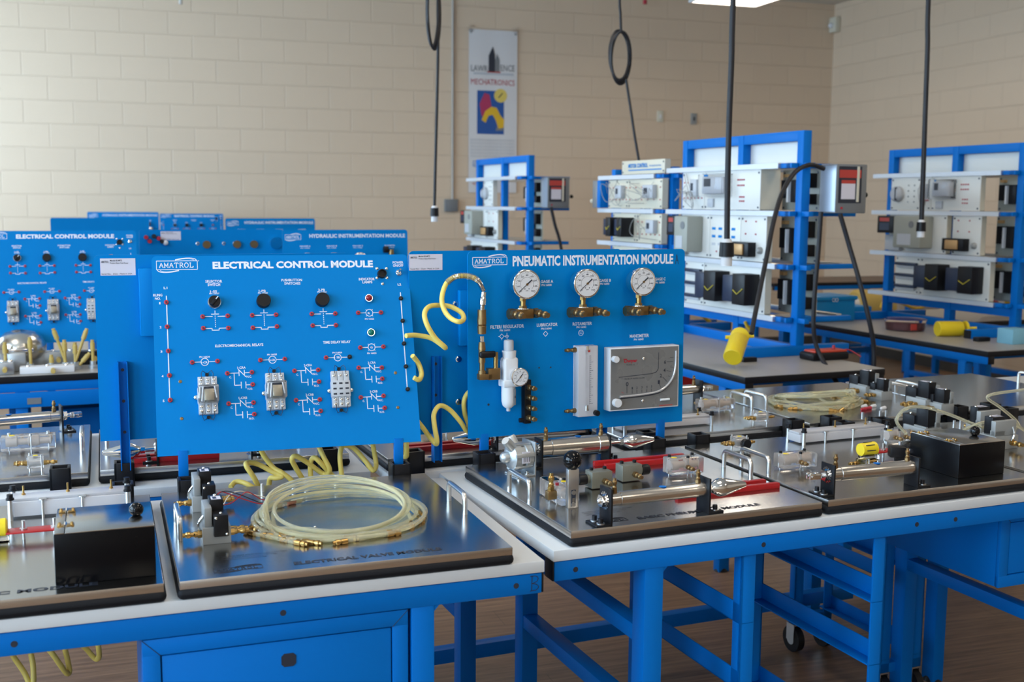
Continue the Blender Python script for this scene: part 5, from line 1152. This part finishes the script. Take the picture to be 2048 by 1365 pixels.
bench('workbench', rframe(FA, 3.20, 3.72), -.15, 1.69, 0, .72, 'grey topped blue table at the right, holding a yellow plug and wire box', (.05,1.50), top=bgtop)
rack(M_, 'blue equipment rack at the right edge of the photo')
rmod(M_, RX4(1782,400), RX4(1840,400), .655, .842, 'dial', 'white module with round meter, top row of the right edge rack')
rmod(M_, RX4(1841,400), RX4(1862,400), .655, .842, 'wiring', 'narrow white module behind the hanging cord, right edge rack', seed=3)
rmod(M_, RX4(1863,400), RX4(1960,400), .655, .842, 'jacks', 'white module with red jacks, top row of the right edge rack')
rmod(M_, RX4(1777,500), RX4(1891,500), .415, .627, 'drive', 'motor drive module with keypad, middle row of the right edge rack')
rmod(M_, RX4(1903,500), RX4(1960,500), .415, .627, 'trafo', 'transformer module, middle row of the right edge rack')
rmod(M_, RX4(1790,570), RX4(1838,570), .173, .387, 'bars', 'module with dark terminal strips, bottom row of the right edge rack')
rmod(M_, RX4(1839,570), RX4(1978,580), .173, .387, 'contactors', 'module with two navy contactors, bottom row of the right edge rack')
inside(M_, 1.02, 'right edge rack', .74)
# cables of the nearest rack and its yellow plug
def cab(name, ax, val, pts, r, label, m=rubber, cat='cable'):
    P = [FA @ pick(FA, ax, val+(p[2] if len(p) > 2 else 0), p[0], p[1]) for p in pts]; return hose(name, m, P, r, label, cat)
cab('power_cable', 1, 2.05, [(1648,338),(1620,330,),(1590,345,-.03),(1565,385,-.06),(1548,440,-.1),(1532,520,-.15),(1518,590,-.2),(1508,640,-.25),(1503,668,-.28)], .010, 'thick black cable bowing from the disconnect box down to the yellow plug')
cab('power_cable', 1, 2.04, [(1642,424),(1637,500),(1630,580),(1627,650),(1632,690),(1645,720,-.04),(1665,752,-.2),(1690,790,-.3)], .010, 'black cable falling from the disconnect box across the table edge')
cab('power_cable', 1, 1.95, [(1680,428,.1),(1698,490,.08),(1718,560,.04),(1738,640,0),(1748,700,0),(1745,760,0),(1742,800,0)], .0105, 'black cable slanting down right of the disconnect box')
cab('power_cable', 1, 5.10, [(1102,415),(1110,450),(1119,480),(1126,520)], .011, 'black cable slanting below the distant disconnect box')
def yplug(M, label, ears=True):
    t = thing('yellow_plug', M, label, 'plug')
    g = G(); g.lathe(yellow, [(0,.037),(.003,.040),(.13,.040),(.134,.037)], (0,0,0), (0,0,1), 32); g.obj('body', t)
    g = G(); q = M.to_3x3().inverted() @ (CO-M.translation).normalized() if ears else Vector((0,0,1))
    c = Vector((0,0,.155)); 
    if ears: c = c + q*.01
    g.lathe(yellow, [(-.006,.040),(.006,.040),(.008,.037)], c, q, 32)
    w = M.to_3x3().inverted() @ Vector((1,0,.05)); g.cyl(yellow, c-w*.060, c+w*.060, .008, seg=14); g.obj('hinged_cap', t)
    return t
def axisM(p, d): m = Vector(d).to_track_quat('Z','Y').to_matrix().to_4x4(); m.translation = p; return m
p = FA @ pick(FA, 2, .046, 1465, 716); yplug(axisM(p, (.30,.72,.42)), 'large yellow capped plug lying at the near corner of the centre right table')
p = FA @ pick(FA, 2, .040, 1874, 658); yplug(axisM(p, (1,.12,.0)), 'yellow plug lying on its side on the right hand table beside the wire box', False)
# small things on the right hand tables
def on_t(px, py, z=0): return pick(FA, 2, z, px, py)
p = on_t(1700, 642); t = thing('tool_box', FA @ Matrix.Translation((p.x-.15,p.y+.1,0)), 'bright blue plastic tool box on the right hand table', 'tool box')
g = G(); g.box(bluetb,-.12,.17,-.12,.12,0,.13,.01); g.box(bluetb,-.13,.18,-.13,.13,.125,.15,.008); g.obj('body', t)
g = G(); g.ring2(ink,(0,0),.010,.003); g.ring2(ink,(.022,0),.010,.003); g.obj('handle_marks', t, M=Matrix.Translation((.0,-.131,.13)) @ Matrix.Rotation(PI/2,4,'X'))
p = on_t(1752, 640); g = G(); g.box(bluetb,-.07,.07,-.08,.08,0,.07,.008); tag(g.obj('parts_bin', M=FA @ Matrix.Translation((p.x,p.y+.2,0))), 'smaller blue bin right of the blue tool box', 'bin')
p = on_t(1820, 662); t = thing('wire_box', FA @ Matrix.Translation((p.x,p.y+.04,0)), 'round clear container of dark red wire on the right hand table', 'container')
g = G(); g.lathe(mat('red_wire_coil',(.10,.03,.035),.5), [(0,.09),(.045,.09)], (0,0,.003), (0,0,1), 32); g.obj('wire_coil', t)
g = G(); g.lathe(clear, [(0,.10),(.055,.112),(.062,.115)], (0,0,.0), (0,0,1), 32); g.obj('clear_tub', t)
g = G(); g.box(redl,-.06,-.02,-.1125,-.108,.012,.045); g.obj('red_label', t)
p = on_t(1963, 683); g = G(); g.box(black,-.04,.04,-.02,.02,0,.022,.004); tag(g.obj('rubber_block', M=FA @ Matrix.Translation(p)), 'small black block at the near corner of the right hand table', 'block')
p = on_t(1497, 724); g = G(); g.box(black,-.035,.035,-.015,.015,0,.020,.003); tag(g.obj('rubber_block', M=FA @ Matrix.Translation(p)), 'small black block right of the big yellow plug', 'block')
p = on_t(2040, 690); g = G(); g.box(mat('pale_blue_box',(.20,.45,.58),.5),-.04,.08,-.05,.05,0,.075,.003); tag(g.obj('tissue_box', M=FA @ Matrix.Translation((p.x,p.y+.06,0))), 'pale blue box cut by the right edge of the photo', 'box')
p = on_t(1655, 722); t = thing('test_meter', FA @ Matrix.Translation((p.x+.03,p.y+.05,.0)), 'black test meter with orange red top on the centre right table', 'meter')
g = G(); g.box(black,-.11,.09,-.05,.05,0,.035,.010,3); g.obj('case', t); g = G(); g.box(mat('orange_red',(.55,.06,.03),.4),-.09,.085,-.04,.04,.033,.043,.004); g.lathe(redj,[(0,.008),(.02,.006)],(.04,0,.04),(0,0,1),12); g.obj('cover', t)
hose('test_lead', redj, [FA @ Vector((p.x+.10,p.y+.05,.03)), FA @ Vector((p.x+.16,p.y+.06,.035)), FA @ Vector((p.x+.2,p.y+.02,.006))], .003, 'thin red lead curling beside the test meter', 'wire')
# back right corner: bench, motor, jug, hose, drawers
bench('workbench', FR, 5.2, 7.0, 8.6, 9.3, 'far blue bench in the right corner behind the racks', (5.4,6.6), top=mat('brown_top',(.16,.11,.085),.5), stretch=(-.3,)).matrix_world = FR @ Matrix.Translation((0,0,.85))
t = thing('electric_motor', FR @ Matrix.Translation((5.55,7.7,.58)), 'cream yellow motor drum behind the tables in the right corner', 'motor')
g = G(); g.lathe(tan, [(0,.12),(.02,.14),(.30,.14),(.32,.12)], (-.16,0,.14), (1,0,0), 28); g.obj('drum', t)
g = G(); g.lathe(whitepl, [(0,.09),(.10,.085)], (-.16,0,.14), (-1,0,0), 24); g.obj('end_cap', t)
g = G(); g.box(tan,-.14,.14,-.11,.11,-.02,.02,.005); g.obj('base', t)
bm_ = bench('workbench', FR, 5.2, 6.6, 7.4, 8.0, 'low blue stand holding the yellow motor drum', (5.3,6.4), top=bgtop, H=.56, stretch=(-.3,)); bm_.matrix_world = FR @ Matrix.Translation((0,0,.56))
t = thing('glue_bottle', FR @ Matrix.Translation((6.25,7.7,.56)), 'white bottle with a yellow nozzle behind the right hand table', 'bottle')
g = G(); g.lathe(whitepl, [(0,.045),(.10,.045),(.12,.02)], (0,0,0), (0,0,1), 20); g.obj('bottle_body', t); g = G(); g.lathe(yellow, [(0,.03),(.03,.012),(.08,.006)], (0,0,.12), (0,0,1), 16); g.obj('nozzle', t)
cab('extension_cord', 1, 3.9, [(1762,616),(1768,604),(1785,600),(1800,605),(1830,617),(1850,612),(1864,595)], .010, 'yellow cord sagging under the right edge rack', m=mat('orange_yellow',(.75,.45,.02),.4))
cab('extension_cord', 1, 3.3, [(1388,612),(1398,625),(1410,636),(1420,645)], .010, 'short length of yellow cord behind the nearest rack foot', m=mat('orange_yellow',(.75,.45,.02),.4))
cab('extension_cord', 1, 2.6, [(1490,644),(1494,652),(1500,660)], .008, 'bit of yellow cord above the big yellow plug', m=mat('orange_yellow',(.75,.45,.02),.4))
t = thing('tool_chest', FA @ Matrix.Translation((2.72,3.6,-.85)), 'red tool chest on the floor with cream drawers open, behind the racks', 'tool chest')
g = G(); g.box(red,-.30,.45,0,.45,.25,.70,.006); g.obj('cabinet_body', t)
for k in range(3): g = G(); g.box(mat('cream_drawer',(.40,.33,.24),.5),-.14,.44,-.05,.0,.32+k*.12,.37+k*.12,.003); g.box(dark,-.14,.44,-.01,.0,.37+k*.12,.40+k*.12); g.obj('drawer', t)
for x in (-.28,.43):
    for y in (.03,.42): g = G(); g.box(red,x-.015,x+.015,y-.015,y+.015,0,.25); g.obj('leg', t)
p = FA.inverted() @ FR @ Vector((6.1,7.0,0))
t = thing('hydraulic_valves', FA @ Matrix.Translation((4.55,3.3,.0)), 'cluster of red and yellow valves behind the right edge rack', 'valve')
for x, z, m, r_ in ((-.08,.06,redj,.025),(-.03,.09,redj,.015),(.02,.06,greyv,.02),(.10,.10,yellow,.03),(.0,.12,redj,.015)): g = G(); g.lathe(m,[(0,r_),(.04,r_*.8)],(x,0,z),(0,-1,0),16); g.obj('handwheel', t)
g = G(); g.box(whitepl,-.12,.16,.0,.03,.02,.16,.004); g.obj('valve_board', t)
bench('workbench', FA, 4.1, 5.2, 3.1, 3.8, 'bench behind the right edge rack carrying the valve board', (4.3,4.9), top=bgtop)
# ================================================================== CORDS HANGING FROM THE CEILING
def at_depth(px, py, yw): d = ray(px, py); return CO + d*(yw/d.y)
def drop(pts, yw, r, label, end=None, endscale=1, loop=None):
    P = [at_depth(px, py, yw) for px, py in pts]; top = P[0].copy(); top.z = RH; top.x += .02
    o = hose('hanging_cord', rubber, [top]+P, r, label, 'hanging cord')
    if loop:
        cx, cy, rx, ry, n = loop
        for k in range(n):
            g = G(); N = 32; s = yw/FPX
            c = at_depth(cx, cy, yw)
            g.tube(rubber, [c+Vector((rx*s*math.cos(2*PI*i/N)+.004*k, (.02+.012*k)*math.sin(2*PI*i/N+k), ry*s*math.sin(2*PI*i/N)-.006*k+.15*rx*s*math.cos(2*PI*i/N)*-1)) for i in range(N)], r*.9, 8, cyc=True); g.obj('cord_loop', o)
    if end:
        e = P[-1]; g = G(); s = endscale; g.lathe(whitepl, [(0,.014*s),(.014*s,.020*s)], e, (0,0,-1), 20); g.obj('strain_relief', o)
        g = G(); g.lathe(black, [(0,.024*s),(.05*s,.026*s)], e-Vector((0,0,.012*s)), (0,0,-1), 24); g.obj('connector', o)
        g = G(); g.lathe(whitepl, [(0,.020*s),(.034*s,.020*s)], e-Vector((0,0,.06*s)), (0,0,-1), 24); g.obj('connector_face', o)
drop([(876,-40),(876,90),(874,200),(871,320),(869,412)], 6.4, .0085, 'thin black cord with looped top hanging left of the banner', True, .95, (865,20,11,70,3))
drop([(1240,-40),(1241,30),(1242,62)], 6.4, .0075, 'black cord with a coiled ring hanging right of the banner', None, 1, (1238,110,19,48,4))
cab2 = [at_depth(px, py, 6.4) for px, py in ((1252,158),(1260,210),(1269,270),(1280,335),(1290,400))]
g = G(); g.tube(rubber, cab2, .0075, 8); o = g.obj('cord_tail'); o.parent = [x for x in bpy.data.objects if x.get('label','').startswith('black cord with a coiled ring')][0]
drop([(1468,-40),(1463,120),(1458,250),(1455,380),(1454,478)], 4.3, .0115, 'thick black cord with connector hanging in front of the nearest rack', True, 1.1)
drop([(1859,-40),(1855,100),(1850,240),(1846,360),(1843,440)], 5.2, .011, 'black cord hanging in front of the right edge rack', True, .85)
# ================================================================== WALL THINGS
def wallp(px, py, off=.0):
    M = FR; return pick(M, 1, RV1-off, px, py)
a, b = wallp(937,58), wallp(1034,385); a2 = wallp(1034,60); x0, x1 = a.x, a2.x; z1 = a.z; z0 = wallp(935,385).z; W, H = x1-x0, z1-z0
t = thing('banner', FR @ Matrix.Translation((x0, RV1-.012, z0)) @ Matrix.Rotation(PI/2,4,'X'), 'tall white banner with blue robot picture hanging on the block wall', 'banner')
g = G(); n = 12
for k in range(n): g.box(mat('banner_cloth',(.66,.64,.64),.7), W*k/n, W*(k+1)/n, 0, H, .001+.0015*math.sin(k*.9), .004+.0015*math.sin(k*.9))
for x in (.02, W-.02): g.box(clear, x-.03,x+.03,H-.02,H+.04,.004,.006); g.cyl(greyv,(x,H-.03,.004),(x,H-.03,.009),.010,seg=14)
g.obj('cloth', t)
U = lambda px, py: (lambda q: (q.x-x0, q.z-z0))(wallp(px, py))
g = G(); g.T = Matrix.Translation((0,0,.0062))
def bx(m, px0, py0, px1, py1, z=.0004): u, v = U(px0,py1), U(px1,py0); g.box(m, u[0], v[0], u[1], v[1], 0, z)
def tx(m, s, px0, px1, py, h, bold=.02): u, v = U(px0,py), U(px1,py); text(g, m, s, u[0], v[0], (u[1]+v[1])/2, h, 0, bold)
bx(dark, 976,112,989,144); u = U(976,112); v = U(989,112); w = U(985,93); g.prism(dark, [u, v, w], 0, .0004); bx(boxgrey, 989,120,998,144); u = U(990,120); v = U(998,120); w = U(993,108); g.prism(boxgrey, [u,v,w], 0,.0004); bx(redl, 974,144,1000,145.5)
tx(boxgrey, 'LAWR', 941, 974, 137, .06, .01); tx(boxgrey, 'ENCE', 1000, 1028, 137, .06, .01); bx(greyl, 946,148,1026,149); tx(redj, 'MECHATRONICS', 941, 1028, 165, .055, .0)
bx(mat('print_blue',(.01,.08,.30),.5), 953,183,1007,268)
yl = mat('print_yellow',(.70,.42,.02),.5); mg = mat('print_magenta',(.40,.03,.10),.5)
for m_, pts in ((mg, [(958,208),(968,186),(978,190),(982,215),(972,240),(962,232)]), (yl, [(962,240),(970,222),(982,214),(992,216),(1000,232),(1007,240),(1006,256),(996,258),(990,240),(984,230),(976,232),(970,246)]), (boxgrey, [(990,262),(1005,262),(1005,254),(992,254)])):
    g.prism(m_, [U(*q) for q in pts], 0, .0008 if m_ is not yl else .0012)
u = U(1000,192); g.cyl(mat('print_gold',(.68,.52,.12),.5), (u[0],u[1],0), (u[0],u[1],.0014), .066, seg=28); g.seg2(dark, (u[0]-.02,u[1]-.02), (u[0]+.02,u[1]+.025), .010, .002)
for k in range(6): tx(greyl, 'MECHATRONICS IS A MULTIDISCIPLINARY FIELD OF ENGINEERING', 940, 1028, 281+k*6.5, .018, 0)
tx(bluep, 'IVY TECH'[:0]+'AUTOMATION', 944, 960, 324, .03, 0); tx(bluep, 'ROBOTICS', 944, 958, 331, .03, 0); tx(redl, 'PROGRAM', 944, 962, 368, .025, 0)
g.obj('printing', t)
p = wallp(905,0); q = wallp(903,402)
g = G(); g.cyl(wallm if False else mat('painted_conduit',(.40,.36,.32),.5), (p.x,RV1-.015,RH), (p.x,RV1-.015,q.z), .012, seg=12); tag(g.obj('conduit', M=FR), 'thin painted conduit running down the block wall left of the banner', 'conduit')
g = G(); q = wallp(901,411); g.box(boxgrey, q.x-.065,q.x+.065,RV1-.05,RV1-.001,q.z-.06,q.z+.06,.004); tag(g.obj('junction_box', M=FR), 'small grey box at the foot of the wall conduit', 'electrical box')
for (px, py), m, lb in (((1320,233),cream,'pale wall plate, left of the pair on the block wall'),((1387,238),greyv,'darker wall plate, right of the pair on the block wall')):
    q = wallp(px,py); g = G(); g.box(m, q.x-.035,q.x+.035,RV1-.012,RV1-.001,q.z-.057,q.z+.057,.003); g.box(dark if m is greyv else whitepl, q.x-.008,q.x+.008,RV1-.016,RV1-.012,q.z-.02,q.z+.02); tag(g.obj('wall_plate', M=FR), lb, 'wall plate')
q = pick(FR, 0, RU1-.02, 1672, 50); g = G(); g.box(cream, RU1-.07,RU1-.001,q.y-.06,q.y+.06,q.z-.08,q.z+.08,.01); g.sph(whitepl,(RU1-.08,q.y,q.z-.01),.03,14); tag(g.obj('motion_sensor', M=FR), 'cream motion sensor high in the room corner', 'sensor')
for px, lb in ((361,'small sprinkler head at the top edge of the photo, left'),(1290,'small sprinkler head at the top edge of the photo, beside the coiled cord')):
    q = wallp(px, 2, .25); g = G(); g.lathe(chrome, [(0,.03),(.01,.028),(.012,.012),(.05,.010),(.052,.022),(.056,.022)], (q.x, q.y, RH), (0,0,-1), 16); g.cyl(chrome, (q.x,q.y,RH-.05), (q.x,q.y,q.z), .012); g.cyl(redj if px > 500 else chrome,(q.x,q.y,q.z+.01),(q.x,q.y,q.z-.03),.02,seg=12); tag(g.obj('sprinkler_head', M=FR), lb, 'sprinkler')
